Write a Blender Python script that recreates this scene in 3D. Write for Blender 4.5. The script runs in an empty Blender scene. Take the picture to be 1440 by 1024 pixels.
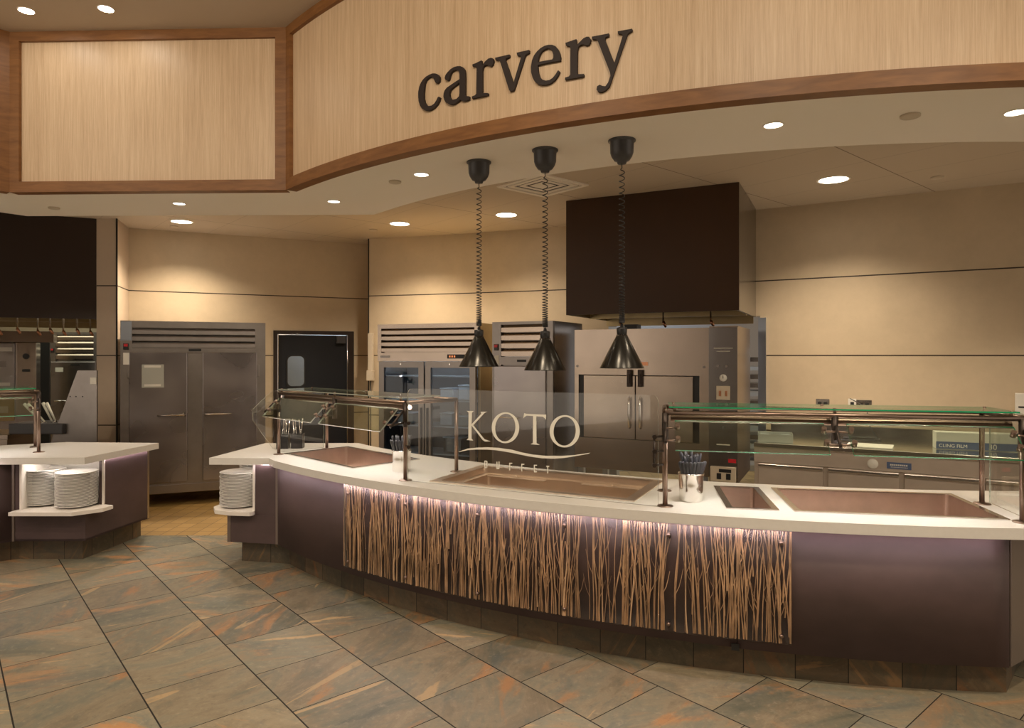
import bpy, bmesh, math, random
from mathutils import Vector, Matrix
random.seed(7)
SC = bpy.context.scene
COL = SC.collection
PI = math.pi

# ------------------------------------------------------------------ camera, world, exposure, large lights
EYE = 1.70
F, HZ, CX = 948.0, 500.0, 720.0            # focal length in pixels, horizon row, centre column (1440 x 1024 frame)
cam_d = bpy.data.cameras.new('camera'); cam = bpy.data.objects.new('camera', cam_d); COL.objects.link(cam)
cam.location = (0, 0, EYE); cam.rotation_euler = (PI / 2, 0, 0)
cam_d.sensor_width = 36; cam_d.lens = 36 * F / 1440; cam_d.shift_y = -(512 - HZ) / 1440
cam_d.clip_start = 0.05; cam_d.clip_end = 100
SC.camera = cam
SC.view_settings.view_transform = 'Standard'; SC.view_settings.look = 'None'
SC.view_settings.exposure = 0.92; SC.view_settings.gamma = 1.0
SC.view_settings.use_curve_mapping = False
world = bpy.data.worlds.new('dining_hall'); SC.world = world; world.use_nodes = True
wbg = world.node_tree.nodes['Background']
wbg.inputs[0].default_value = (1.0, 0.83, 0.66, 1); wbg.inputs[1].default_value = 0.62
WARM = (1.0, 0.82, 0.61)

def spot(x, y, z, power, angle=110, blend=0.8, color=WARM, radius=0.05, tx=0.0, ty=0.0):
    l = bpy.data.lights.new('spot_beam', 'SPOT'); l.energy = power; l.color = color
    l.spot_size = math.radians(angle); l.spot_blend = blend; l.shadow_soft_size = radius
    o = bpy.data.objects.new('spot_beam', l); COL.objects.link(o); o.location = (x, y, z)
    o.rotation_euler = (tx, ty, 0)
    return o

def area(x, y, z, sx, sy, power, color=WARM, rot=(0, 0, 0)):
    l = bpy.data.lights.new('ceiling_glow', 'AREA'); l.energy = power; l.color = color
    l.shape = 'RECTANGLE'; l.size = sx; l.size_y = sy
    o = bpy.data.objects.new('ceiling_glow', l); COL.objects.link(o); o.location = (x, y, z); o.rotation_euler = rot
    return o

# rows of hall downlights in front of the counter (ceiling of the dining hall at 4.27 m)
for hx, hy in ((-5.2, 0.6), (-2.6, 0.2), (0.0, -0.2), (2.6, -0.2), (5.2, 0.2), (-3.6, 3.0), (-0.6, 2.2), (2.4, 1.6), (-1.4, -2.2), (1.6, -2.4)):
    spot(hx, hy, 4.22, 105, 125, 0.9, (1.0, 0.82, 0.60), 0.08)
# unseen tilted spots added in the hall to brighten the curved fascia
for tx_, ty_, ang_ in ((-4.6, 2.2, 0.1), (-2.6, 2.0, 0.0), (-0.9, 1.6, -0.1), (0.8, 0.9, -0.2), (2.6, 0.2, -0.3), (4.4, 0.6, -0.3)):
    dvec = Vector((-math.sin(ang_) * 3.2 * 0.3, 3.0, -1.05)); o_ = spot(tx_, ty_, 4.15, 60, 95, 1.0, (1.0, 0.84, 0.64), 0.12)
    o_.rotation_euler = dvec.to_track_quat('-Z', 'Y').to_euler()
# kitchen light behind the ovens and behind the left hood
area(2.3, 9.0, 2.9, 1.6, 1.2, 26, (0.80, 0.90, 1.0))
area(-7.2, 9.4, 3.0, 2.4, 1.6, 20, (0.95, 0.95, 0.70))

# ------------------------------------------------------------------ where things stand
def at(px, py, z):
    """the place at height z that is seen in column px, row py"""
    d = F * (EYE - z) / (py - HZ)
    return Vector(((px - CX) / F * d, d, z))

def on_cyl(px, py, c, R, far=False):
    k, a = (px - CX) / F, ((px - CX) / F) ** 2 + 1
    b = -2 * (k * c[0] + c[1]); cc = c[0] ** 2 + c[1] ** 2 - R * R
    q = math.sqrt(max(0, b * b - 4 * a * cc)); d = (-b + (q if far else -q)) / (2 * a)
    return Vector((k * d, d, EYE + (HZ - py) / F * d))

def on_plane(px, py, p, q):
    """on the upright plane through floor points p and q"""
    k = (px - CX) / F; dx, dy = q[0] - p[0], q[1] - p[1]
    # p + s*(q-p) = (k*d, d)
    d = (p[0] * dy - p[1] * dx) / (k * dy - dx)
    return Vector((k * d, d, EYE + (HZ - py) / F * d))

ZC = 0.87                                  # counter height
ZS = 3.00                                  # soffit
ZK = 3.29                                  # kitchen ceiling
ZH = 4.27                                  # hall ceiling
CC = (2.90, 9.70)                          # the main counter is an arc round this point
RT, RB, RK = 6.483, 6.405, 6.315           # countertop edge, body face, toe kick
CBK, RBK = (3.2424, 10.1466), 6.024        # rear edge of the countertop
CF, RF = (2.994, 9.536), 6.392             # fascia
CS, RS = (2.991, 9.42), 5.351              # inner edge of the soffit

def arc(c, R, a0, a1, n):
    return [(c[0] + R * math.cos(math.radians(a0 + (a1 - a0) * i / n)), c[1] + R * math.sin(math.radians(a0 + (a1 - a0) * i / n))) for i in range(n + 1)]
def ang(px, c, R):
    p = on_cyl(px, 600, c, R); return math.degrees(math.atan2(p.y - c[1], p.x - c[0]))

# ------------------------------------------------------------------ materials
class NT:
    def __init__(s, name):
        s.m = bpy.data.materials.new(name); s.m.use_nodes = True; s.t = s.m.node_tree
        s.b = s.t.nodes['Principled BSDF']; s.o = s.t.nodes['Material Output']
    def n(s, typ, **kw):
        x = s.t.nodes.new(typ)
        for k, v in kw.items(): setattr(x, k, v)
        return x
    def lk(s, a, b): s.t.links.new(a, b)
    def put(s, sock, v):
        if isinstance(v, (int, float)): sock.default_value = v
        elif isinstance(v, (tuple, list)): sock.default_value = v if len(v) != 3 or sock.type == 'VECTOR' else (*v, 1)
        else: s.lk(v, sock)
    def ma(s, op, a, b=0.0, c=None):
        x = s.n('ShaderNodeMath', operation=op); s.put(x.inputs[0], a); s.put(x.inputs[1], b)
        if c is not None: s.put(x.inputs[2], c)
        return x.outputs[0]
    def xyz(s, a, b, c=0.0):
        x = s.n('ShaderNodeCombineXYZ'); s.put(x.inputs[0], a); s.put(x.inputs[1], b); s.put(x.inputs[2], c); return x.outputs[0]
    def sep(s, v):
        x = s.n('ShaderNodeSeparateXYZ'); s.lk(v, x.inputs[0]); return x.outputs
    def mapped(s, v, loc=(0, 0, 0), rot=(0, 0, 0), scale=(1, 1, 1)):
        x = s.n('ShaderNodeMapping'); s.lk(v, x.inputs[0]); s.put(x.inputs[1], loc); s.put(x.inputs[2], rot); s.put(x.inputs[3], scale); return x.outputs[0]
    def noise(s, v, scale, detail=3, rough=0.5, dist=0.0):
        x = s.n('ShaderNodeTexNoise'); s.lk(v, x.inputs['Vector']); x.inputs['Scale'].default_value = scale
        x.inputs['Detail'].default_value = detail; x.inputs['Roughness'].default_value = rough; x.inputs['Distortion'].default_value = dist
        return x.outputs['Fac']
    def ramp(s, f, stops, interp='LINEAR'):
        x = s.n('ShaderNodeValToRGB'); s.put(x.inputs[0], f); x.color_ramp.interpolation = interp
        e = x.color_ramp.elements
        while len(e) < len(stops): e.new(0.5)
        for q, (p, c) in zip(e, stops):
            q.position = p; q.color = (*c, 1) if not isinstance(c, (int, float)) else (c, c, c, 1)
        return x.outputs[0]
    def mix(s, f, a, b, mode='MIX'):
        x = s.n('ShaderNodeMix', data_type='RGBA', blend_type=mode); s.put(x.inputs[0], f)
        s.put(x.inputs[6], a); s.put(x.inputs[7], b); return x.outputs[2]
    def bump(s, h, strength=0.2, dist=0.01):
        x = s.n('ShaderNodeBump'); x.inputs['Strength'].default_value = strength; x.inputs['Distance'].default_value = dist
        s.lk(h, x.inputs['Height']); s.lk(x.outputs[0], s.b.inputs['Normal'])
    def pos(s): return s.n('ShaderNodeNewGeometry').outputs['Position']
    def tc(s, which='Object'): return s.n('ShaderNodeTexCoord').outputs[which]
    def P(s, **kw):
        for k, v in kw.items(): s.put(s.b.inputs[k.replace('_', ' ')], v)

M = {}
def simple(name, col, rough=0.5, metal=0.0, var=0.0, vscale=6.0, stretch=(1, 1, 1), coat=0.0, bump=0.0):
    t = NT(name); t.P(Base_Color=col, Roughness=rough, Metallic=metal)
    if coat: t.P(Coat_Weight=coat)
    if var or bump:
        v = t.mapped(t.pos(), scale=stretch); f = t.noise(v, vscale, 4, 0.6)
        if var:
            lo = tuple(c * (1 - var) for c in col); hi = tuple(min(1, c * (1 + var)) for c in col)
            t.P(Base_Color=t.ramp(f, [(0.3, lo), (0.7, hi)]))
        if bump: t.bump(f, bump)
    M[name] = t.m
    return t

simple('steel_satin', (0.60, 0.52, 0.45), 0.52, 0.8, 0.08, 3.0)
simple('steel', (0.45, 0.42, 0.41), 0.30, 1.0, 0.14, 3.0, (1, 1, 0.5), bump=0.03)
simple('steel_side', (0.34, 0.325, 0.32), 0.22, 1.0, 0.12, 2.0)
simple('steel_frame', (0.29, 0.265, 0.25), 0.36, 1.0, 0.10, 4.0)
simple('steel_warm', (0.46, 0.385, 0.325), 0.27, 1.0, 0.10, 2.5, bump=0.02)
simple('steel_gold', (0.46, 0.36, 0.20), 0.35, 1.0, 0.12, 3.0)
simple('steel_basin', (0.66, 0.54, 0.48), 0.30, 1.0, 0.10, 5.0)
simple('steel_rim', (0.66, 0.62, 0.58), 0.24, 1.0)
simple('steel_copper', (0.76, 0.63, 0.52), 0.30, 1.0, 0.08, 5.0)
simple('steel_bright', (0.72, 0.70, 0.67), 0.16, 1.0)
simple('steel_blue', (0.50, 0.56, 0.66), 0.30, 1.0)
simple('bronze', (0.26, 0.19, 0.155), 0.32, 1.0)
simple('bronze_dark', (0.055, 0.042, 0.036), 0.40, 0.7)
simple('black', (0.012, 0.012, 0.013), 0.45)
simple('black_plastic', (0.018, 0.018, 0.020), 0.35)
simple('grey_plastic', (0.050, 0.050, 0.056), 0.38)
simple('knife_grey', (0.034, 0.034, 0.042), 0.40)
simple('rubber_navy', (0.006, 0.008, 0.013), 0.42)
simple('red_switch', (0.55, 0.02, 0.03), 0.35)
simple('white_label', (0.72, 0.70, 0.64), 0.5)
simple('beige', (0.55, 0.47, 0.36), 0.5)
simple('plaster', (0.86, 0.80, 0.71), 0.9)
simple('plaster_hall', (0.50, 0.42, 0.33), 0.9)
simple('hall_wall', (0.16, 0.11, 0.08), 0.7, var=0.5, vscale=0.8)
simple('solid_surface', (0.74, 0.725, 0.70), 0.26, var=0.02, vscale=40)
simple('white_liner', (0.82, 0.78, 0.73), 0.35)
simple('porcelain', (0.86, 0.84, 0.81), 0.18, coat=0.3)
_h = simple('hood_brown', (0.055, 0.027, 0.013), 0.42, 0.0, 0.10, 1.5); _h.P(Specular_IOR_Level=0.3)
simple('hood_dark', (0.026, 0.014, 0.009), 0.45)
simple('sign_brown', (0.022, 0.013, 0.011), 0.65)
simple('twig', (0.57, 0.385, 0.235), 0.55, var=0.42, vscale=22, stretch=(1, 1, 0.35))
simple('laminate_purple', (0.078, 0.050, 0.050), 0.58, 0.0, 0.22, 2.2, (1, 1, 1.6))
simple('laminate_edge', (0.22, 0.18, 0.16), 0.35, 0.6)
simple('vinyl_white', (0.86, 0.84, 0.76), 0.45)
simple('film_blue', (0.09, 0.13, 0.24), 0.5)
simple('film_white', (0.60, 0.60, 0.52), 0.5)
simple('dark_void', (0.010, 0.009, 0.008), 0.8)
simple('copper', (0.60, 0.28, 0.16), 0.3, 1.0)
simple('shelf_white', (0.60, 0.66, 0.72), 0.4)
simple('fridge_dark', (0.045, 0.050, 0.062), 0.5)
simple('lid_yellow', (0.65, 0.60, 0.05), 0.4)
simple('clear_tray', (0.45, 0.46, 0.42), 0.15)
simple('grease_filter', (0.45, 0.36, 0.22), 0.4, 1.0)
simple('heat_shade', (0.052, 0.050, 0.046), 0.26, 0.85, 0.3, 2.0)

def emis(name, col, s):
    t = NT(name); t.P(Base_Color=(0, 0, 0), Emission_Color=col, Emission_Strength=s); M[name] = t.m
emis('lamp_lens', (1.0, 0.86, 0.66), 9.0)
emis('lamp_hall', (1.0, 0.92, 0.8), 40.0)
emis('lamp_lens_small', (1.0, 0.88, 0.70), 4.0)
emis('led', (1.0, 0.80, 0.82), 15.0)
emis('guard_tube', (1.0, 0.92, 0.85), 46.0)
emis('niche_led', (1.0, 0.88, 0.78), 12.0)
emis('display_led', (0.5, 0.15, 0.05), 1.0)
emis('fridge_lamp', (0.80, 0.90, 1.0), 16.0)

def glass(name, tint, rough=0.02, refl=0.9):
    t = NT(name)
    tr = t.n('ShaderNodeBsdfTransparent'); tr.inputs[0].default_value = (*tint, 1)
    gl = t.n('ShaderNodeBsdfGlossy'); gl.inputs['Roughness'].default_value = rough; gl.inputs[0].default_value = (refl, refl, refl, 1)
    lw = t.n('ShaderNodeLayerWeight'); lw.inputs[0].default_value = 0.5
    fr = t.ma('ADD', 0.04, t.ma('MULTIPLY', t.ma('POWER', lw.outputs['Facing'], 4.0), 0.85))
    mx = t.n('ShaderNodeMixShader'); t.lk(fr, mx.inputs[0]); t.lk(tr.outputs[0], mx.inputs[1]); t.lk(gl.outputs[0], mx.inputs[2])
    t.lk(mx.outputs[0], t.o.inputs[0]); M[name] = t.m
glass('glass', (0.88, 0.935, 0.875))
glass('glass_clear', (0.97, 0.975, 0.965))
glass('glass_fridge', (0.66, 0.72, 0.78))
glass('resin', (0.95, 0.92, 0.90), rough=0.4, refl=0.35)
t = NT('glass_edge'); t.P(Base_Color=(0.02, 0.42, 0.20), Roughness=0.15, Transmission_Weight=0.25, Coat_Weight=1.0); M['glass_edge'] = t.m
t = NT('glass_edge_pale'); t.P(Base_Color=(0.45, 0.50, 0.44), Roughness=0.15, Transmission_Weight=0.3, Coat_Weight=1.0); M['glass_edge_pale'] = t.m

# wall panels with dark reveal joints at three heights and faint upright joints
def wall_mat(name, base, var):
    t = NT(name); p = t.pos(); x, y, z = t.sep(p)
    f1 = t.noise(p, 1.3, 4, 0.6); f2 = t.noise(p, 9, 4, 0.7)
    c = t.ramp(t.ma('ADD', t.ma('MULTIPLY', f1, 0.7), t.ma('MULTIPLY', f2, 0.3)), [(0.32, tuple(b * (1 - var) for b in base)), (0.68, tuple(b * (1 + var) for b in base))])
    dist = None
    for h in (0.89, 1.70, 2.51):
        d = t.ma('ABSOLUTE', t.ma('SUBTRACT', z, h)); dist = d if dist is None else t.ma('MINIMUM', dist, d)
    line = t.ma('LESS_THAN', dist, 0.0065)
    t.P(Base_Color=t.mix(line, c, (0.03, 0.018, 0.010)), Roughness=0.55); M[name] = t.m
wall_mat('wall_panel', (0.53, 0.43, 0.30), 0.10)
wall_mat('wall_panel_light', (0.55, 0.44, 0.33), 0.06)

# kitchen ceiling boards, joints turned 40.56 degrees
TH = math.radians(40.558)
def uw(t):
    x, y, z = t.sep(t.pos())
    u = t.ma('ADD', t.ma('MULTIPLY', x, math.cos(TH)), t.ma('MULTIPLY', y, math.sin(TH)))
    w = t.ma('SUBTRACT', t.ma('MULTIPLY', y, math.cos(TH)), t.ma('MULTIPLY', x, math.sin(TH)))
    return u, w
t = NT('ceiling_boards'); u, w = uw(t)
a = t.ma('ABSOLUTE', t.ma('SUBTRACT', t.ma('FRACT', t.ma('ADD', t.ma('DIVIDE', t.ma('SUBTRACT', u, 5.79), 0.62), 20.5)), 0.5))
b = t.ma('ABSOLUTE', t.ma('SUBTRACT', t.ma('FRACT', t.ma('ADD', t.ma('DIVIDE', t.ma('SUBTRACT', w, 2.30), 1.22), 20.5)), 0.5))
ln = t.ma('MAXIMUM', t.ma('MULTIPLY', t.ma('LESS_THAN', a, 0.006), 0.35), t.ma('MULTIPLY', t.ma('LESS_THAN', b, 0.004), 0.8))
t.P(Base_Color=t.mix(ln, (0.56, 0.47, 0.36), (0.16, 0.11, 0.07)), Roughness=0.9); M['ceiling_boards'] = t.m

# slate floor tiles
def slate(t, u, w, rnd, rnd2, base_scale=1.0):
    """colours of one kind of slate; u, w in metres, rnd values per tile"""
    ra = t.ma('MULTIPLY', t.ma('SUBTRACT', rnd, 0.5), 2.6)
    v0 = t.xyz(t.ma('ADD', u, t.ma('MULTIPLY', rnd, 37.0)), t.ma('ADD', w, t.ma('MULTIPLY', rnd2, 53.0)))
    vr = t.n('ShaderNodeVectorRotate'); vr.rotation_type = 'Z_AXIS'; t.lk(v0, vr.inputs['Vector']); t.lk(ra, vr.inputs['Angle'])
    v = vr.outputs[0]
    vs = t.mapped(v, scale=(1.0, 2.3, 1.0))
    n1 = t.noise(vs, 1.7 * base_scale, 9, 0.70, 0.6)
    n1 = t.ma('ADD', n1, t.ma('MULTIPLY', t.ma('SUBTRACT', rnd2, 0.5), 0.30))
    c = t.ramp(n1, [(0.26, (0.085, 0.088, 0.070)), (0.38, (0.150, 0.145, 0.105)), (0.46, (0.200, 0.165, 0.110)), (0.53, (0.245, 0.205, 0.138)), (0.62, (0.185, 0.180, 0.135)), (0.76, (0.30, 0.20, 0.115))])
    n2 = t.noise(t.mapped(v, loc=(3, 7, 0), scale=(0.8, 2.6, 1)), 1.6 * base_scale, 7, 0.62, 0.8)
    c = t.mix(t.ramp(n2, [(0.56, 0.0), (0.66, 0.8)]), c, (0.40, 0.195, 0.075))
    n3 = t.noise(t.mapped(v, loc=(11, 2, 0), scale=(0.55, 3.4, 1)), 1.5 * base_scale, 6, 0.55, 0.9)
    c = t.mix(t.ramp(n3, [(0.63, 0.0), (0.655, 0.85)]), c, (0.43, 0.30, 0.16))
    n4 = t.noise(t.mapped(v, loc=(5, 19, 0), scale=(1, 2, 1)), 2.0 * base_scale, 8, 0.68, 0.7)
    c = t.mix(t.ramp(n4, [(0.54, 0.0), (0.64, 0.65)]), c, (0.115, 0.130, 0.115))
    n5 = t.noise(v, 22, 6, 0.75)
    c = t.mix(t.ramp(n5, [(0.54, 0.0), (0.72, 0.5)]), c, (0.40, 0.34, 0.24))
    c = t.mix(t.ramp(n5, [(0.30, 0.55), (0.44, 0.0)]), c, (0.09, 0.08, 0.06))
    c = t.mix(1.0, c, t.ramp(rnd, [(0.0, 0.74), (1.0, 1.20)]), 'MULTIPLY')
    return c, n1, n5
t = NT('slate_floor'); u, w = uw(t)
cu = t.ma('DIVIDE', t.ma('SUBTRACT', u, 0.27358), 0.51027); col = t.ma('FLOOR', cu); fu = t.ma('FRACT', t.ma('ADD', cu, 100))
par = t.ma('MODULO', t.ma('ADD', col, 100), 2.0)
cw = t.ma('SUBTRACT', t.ma('DIVIDE', w, 0.4889), t.ma('ADD', 0.39, t.ma('MULTIPLY', par, 0.345))); row = t.ma('FLOOR', cw); fw = t.ma('FRACT', t.ma('ADD', cw, 100))
wn = t.n('ShaderNodeTexWhiteNoise'); wn.noise_dimensions = '3D'; t.lk(t.xyz(col, row, 3.0), wn.inputs['Vector'])
wn2 = t.n('ShaderNodeTexWhiteNoise'); wn2.noise_dimensions = '3D'; t.lk(t.xyz(row, col, 8.0), wn2.inputs['Vector'])
c, h1, h2 = slate(t, u, w, wn.outputs['Value'], wn2.outputs['Value'])
eu = t.ma('MULTIPLY', t.ma('MINIMUM', fu, t.ma('SUBTRACT', 1.0, fu)), 0.51)
ew = t.ma('MULTIPLY', t.ma('MINIMUM', fw, t.ma('SUBTRACT', 1.0, fw)), 0.489)
g = t.ma('MAXIMUM', t.ma('LESS_THAN', eu, 0.0036), t.ma('LESS_THAN', ew, 0.0026))
t.P(Base_Color=t.mix(g, c, (0.010, 0.008, 0.006)), Roughness=t.ma('ADD', t.ma('ADD', 0.42, t.ma('MULTIPLY', h1, 0.2)), t.ma('MULTIPLY', g, 0.4)))
hh = t.ma('ADD', t.ma('MULTIPLY', t.ma('SUBTRACT', 1.0, g), 1.0), t.ma('MULTIPLY', h2, 0.35)); t.bump(hh, 0.35, 0.004)
M['slate_floor'] = t.m
# slate toe kick, uv in metres along the kick
t = NT('slate_kick'); uvx, uvy, _ = t.sep(t.tc('UV'))
cu = t.ma('DIVIDE', uvx, 0.2585); col = t.ma('FLOOR', cu); fu = t.ma('FRACT', cu)
wn = t.n('ShaderNodeTexWhiteNoise'); wn.noise_dimensions = '1D'; t.lk(col, wn.inputs['W'])
wn2 = t.n('ShaderNodeTexWhiteNoise'); wn2.noise_dimensions = '1D'; t.lk(t.ma('ADD', col, 55.5), wn2.inputs['W'])
c, h1, h2 = slate(t, uvx, uvy, wn.outputs['Value'], wn2.outputs['Value'], 1.2)
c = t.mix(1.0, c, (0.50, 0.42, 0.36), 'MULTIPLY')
g = t.ma('LESS_THAN', t.ma('MULTIPLY', t.ma('MINIMUM', fu, t.ma('SUBTRACT', 1.0, fu)), 0.2585), 0.0026)
t.P(Base_Color=t.mix(g, c, (0.01, 0.008, 0.006)), Roughness=0.5); M['slate_kick'] = t.m
# quarry tiles of the kitchen floor
t = NT('quarry_tile'); x, y, z = t.sep(t.pos())
fx = t.ma('FRACT', t.ma('DIVIDE', t.ma('ADD', x, 20.05), 0.152)); fy = t.ma('FRACT', t.ma('DIVIDE', t.ma('ADD', y, 0.02), 0.152))
e = t.ma('MINIMUM', t.ma('MINIMUM', fx, t.ma('SUBTRACT', 1.0, fx)), t.ma('MINIMUM', fy, t.ma('SUBTRACT', 1.0, fy)))
wn = t.n('ShaderNodeTexWhiteNoise'); wn.noise_dimensions = '2D'
t.lk(t.xyz(t.ma('FLOOR', t.ma('DIVIDE', t.ma('ADD', x, 20.05), 0.152)), t.ma('FLOOR', t.ma('DIVIDE', t.ma('ADD', y, 0.02), 0.152))), wn.inputs['Vector'])
c = t.ramp(wn.outputs['Value'], [(0, (0.30, 0.185, 0.055)), (1, (0.40, 0.25, 0.085))])
t.P(Base_Color=t.mix(t.ma('LESS_THAN', e, 0.022), c, (0.10, 0.055, 0.018)), Roughness=0.45); M['quarry_tile'] = t.m
# woven wall covering of the fascia, uv in metres
t = NT('fascia_weave'); uvx, uvy, _ = t.sep(t.tc('UV'))
n1 = t.noise(t.xyz(t.ma('MULTIPLY', uvx, 150.0), t.ma('MULTIPLY', uvy, 3.0)), 1.0, 4, 0.75)
n2 = t.noise(t.xyz(t.ma('MULTIPLY', uvx, 30.0), t.ma('MULTIPLY', uvy, 0.7)), 1.0, 3, 0.6)
f = t.ma('ADD', t.ma('MULTIPLY', n1, 0.6), t.ma('MULTIPLY', n2, 0.4))
t.P(Base_Color=t.ramp(f, [(0.30, (0.46, 0.31, 0.185)), (0.52, (0.62, 0.455, 0.295)), (0.72, (0.74, 0.585, 0.41))]), Roughness=0.40)
t.bump(n1, 0.35, 0.003); M['fascia_weave'] = t.m
# wood of the trim
t = NT('cherry_wood'); n1 = t.noise(t.mapped(t.pos(), scale=(1.5, 1.5, 9)), 3, 4, 0.6, 0.5)
t.P(Base_Color=t.ramp(n1, [(0.3, (0.165, 0.066, 0.018)), (0.7, (0.26, 0.115, 0.034))]), Roughness=0.5); M['cherry_wood'] = t.m
# refrigerator door steel with soft random blotches in tone and roughness
t = NT('steel_door'); p = t.tc('Object')
n1 = t.noise(t.mapped(p, scale=(1, 1, 1.3)), 1.4, 2, 0.5, 0.3); n2 = t.noise(t.mapped(p, scale=(0.8, 1, 3)), 2.0, 3, 0.5)
t.P(Base_Color=t.ramp(n1, [(0.3, (0.25, 0.23, 0.235)), (0.7, (0.40, 0.37, 0.37))]), Metallic=1.0, Roughness=t.ma('ADD', 0.20, t.ma('MULTIPLY', n1, 0.16)))
M['steel_door'] = t.m

# ------------------------------------------------------------------ mesh tools
class MB:
    def __init__(s): s.bm = bmesh.new(); s.uv = None
    def uvl(s):
        if s.uv is None: s.uv = s.bm.loops.layers.uv.new('UVMap')
        return s.uv
    def box(s, x0, x1, y0, y1, z0, z1, mi=0, bev=0.0):
        r = bmesh.ops.create_cube(s.bm, size=1.0); vs = r['verts']
        for v in vs: v.co = Vector((x0 + (v.co.x + .5) * (x1 - x0), y0 + (v.co.y + .5) * (y1 - y0), z0 + (v.co.z + .5) * (z1 - z0)))
        fs = {f for v in vs for f in v.link_faces}
        for f in fs: f.material_index = mi
        if bev:
            es = list({e for v in vs for e in v.link_edges})
            rr = bmesh.ops.bevel(s.bm, geom=es, offset=bev, segments=2, affect='EDGES', profile=0.5)
            for f in rr['faces']: f.material_index = mi
        return s
    def xf(s, mat):
        bmesh.ops.transform(s.bm, matrix=mat, verts=s.bm.verts[:]); return s
    def tube(s, pts, r, n=8, mi=0, cap=True):
        """round bar through the points; r a number or a list"""
        pts = [Vector(p) for p in pts]; rings = []
        for i, p in enumerate(pts):
            d = (pts[min(i + 1, len(pts) - 1)] - pts[max(i - 1, 0)])
            if d.length < 1e-9: d = Vector((0, 0, 1))
            d.normalize(); a = d.orthogonal() if i == 0 else (prev - d * prev.dot(d))
            if a.length < 1e-6: a = d.orthogonal()
            a.normalize(); prev = a; b = d.cross(a); rr = r[i] if isinstance(r, (list, tuple)) else r
            rings.append([s.bm.verts.new(p + (a * math.cos(2 * PI * k / n) + b * math.sin(2 * PI * k / n)) * rr) for k in range(n)])
        for i in range(len(rings) - 1):
            for k in range(n):
                f = s.bm.faces.new((rings[i][k], rings[i][(k + 1) % n], rings[i + 1][(k + 1) % n], rings[i + 1][k])); f.material_index = mi; f.smooth = n > 5
        if cap:
            for q, rev in ((rings[0], True), (rings[-1], False)):
                f = s.bm.faces.new(q[::-1] if rev else q); f.material_index = mi
        return s
    def lathe(s, prof, c=(0, 0, 0), n=32, mi=0, smooth=True):
        """prof: (radius, z) pairs, closed at the ends when radius is 0"""
        c = Vector(c); rings = []
        for r, z in prof:
            if r < 1e-6: rings.append([s.bm.verts.new(c + Vector((0, 0, z)))])
            else: rings.append([s.bm.verts.new(c + Vector((r * math.cos(2 * PI * k / n), r * math.sin(2 * PI * k / n), z))) for k in range(n)])
        for i in range(len(rings) - 1):
            A, B = rings[i], rings[i + 1]
            for k in range(n):
                q = [A[k % len(A)], A[(k + 1) % n % len(A)], B[(k + 1) % n % len(B)], B[k % len(B)]]
                q = list(dict.fromkeys(q))
                if len(q) > 2:
                    f = s.bm.faces.new(q); f.material_index = mi; f.smooth = smooth
        return s
    def strip(s, pts, z0, z1, thick, mi=0, u0=0.0, smooth=False):
        """upright slab that follows a plan line; thickness to the left of the direction of travel; uv along the line in metres"""
        uv = s.uvl(); n = len(pts); P = [Vector((p[0], p[1])) for p in pts]; O = []
        for i in range(n):
            d = P[min(i + 1, n - 1)] - P[max(i - 1, 0)]; d.normalize(); nn = Vector((-d.y, d.x))
            k = 1.0
            if 0 < i < n - 1:
                d1 = (P[i] - P[i - 1]).normalized(); n1 = Vector((-d1.y, d1.x)); k = 1 / max(0.4, nn.dot(n1))
            O.append(P[i] + nn * thick * k)
        L = [u0]
        for i in range(1, n): L.append(L[-1] + (P[i] - P[i - 1]).length)
        V = [[s.bm.verts.new((q.x, q.y, z)) for q in line] for line in (P, O) for z in (z0, z1)]
        a, b, c, d = V                                    # P low, P high, O low, O high
        def face(vs, uvs):
            try: f = s.bm.faces.new(vs)
            except ValueError: return
            f.material_index = mi; f.smooth = smooth
            for l, q in zip(f.loops, uvs): l[uv].uv = q
        for i in range(n - 1):
            j = i + 1
            face((a[i], a[j], b[j], b[i]), ((L[i], z0), (L[j], z0), (L[j], z1), (L[i], z1)))
            face((c[j], c[i], d[i], d[j]), ((L[j], z0), (L[i], z0), (L[i], z1), (L[j], z1)))
            face((b[i], b[j], d[j], d[i]), ((L[i], z1), (L[j], z1), (L[j], z1 + thick), (L[i], z1 + thick)))
            face((a[j], a[i], c[i], c[j]), ((L[j], z0), (L[i], z0), (L[i], z0 - thick), (L[j], z0 - thick)))
        face((a[0], b[0], d[0], c[0]), ((0, z0), (0, z1), (thick, z1), (thick, z0)))
        face((a[-1], c[-1], d[-1], b[-1]), ((0, z0), (thick, z0), (thick, z1), (0, z1)))
        return s
    def slab(s, outer, z0, z1, holes=(), mi=0, mi_hole=None):
        """flat plate with holes"""
        def loop(pts, z):
            vs = [s.bm.verts.new((p[0], p[1], z)) for p in pts]
            return vs, [s.bm.edges.new((vs[i], vs[(i + 1) % len(vs)])) for i in range(len(vs))]
        for z, flip in ((z1, False), (z0, True)):
            es = []; loops = []
            for pts in (outer, *holes):
                vs, e = loop(pts, z); es += e; loops.append(vs)
            r = bmesh.ops.triangle_fill(s.bm, use_beauty=True, use_dissolve=False, edges=es, normal=(0, 0, 1))
            for f in r['geom']:
                if isinstance(f, bmesh.types.BMFace):
                    f.material_index = mi; f.normal_update()
                    if (f.normal.z < 0) != flip: f.normal_flip()
            if z == z1: top = loops
            else: bot = loops
        for k, (A, B) in enumerate(zip(top, bot)):
            for i in range(len(A)):
                j = (i + 1) % len(A)
                f = s.bm.faces.new((B[i], B[j], A[j], A[i])); f.material_index = mi if (k == 0 or mi_hole is None) else mi_hole
        return s
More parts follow.
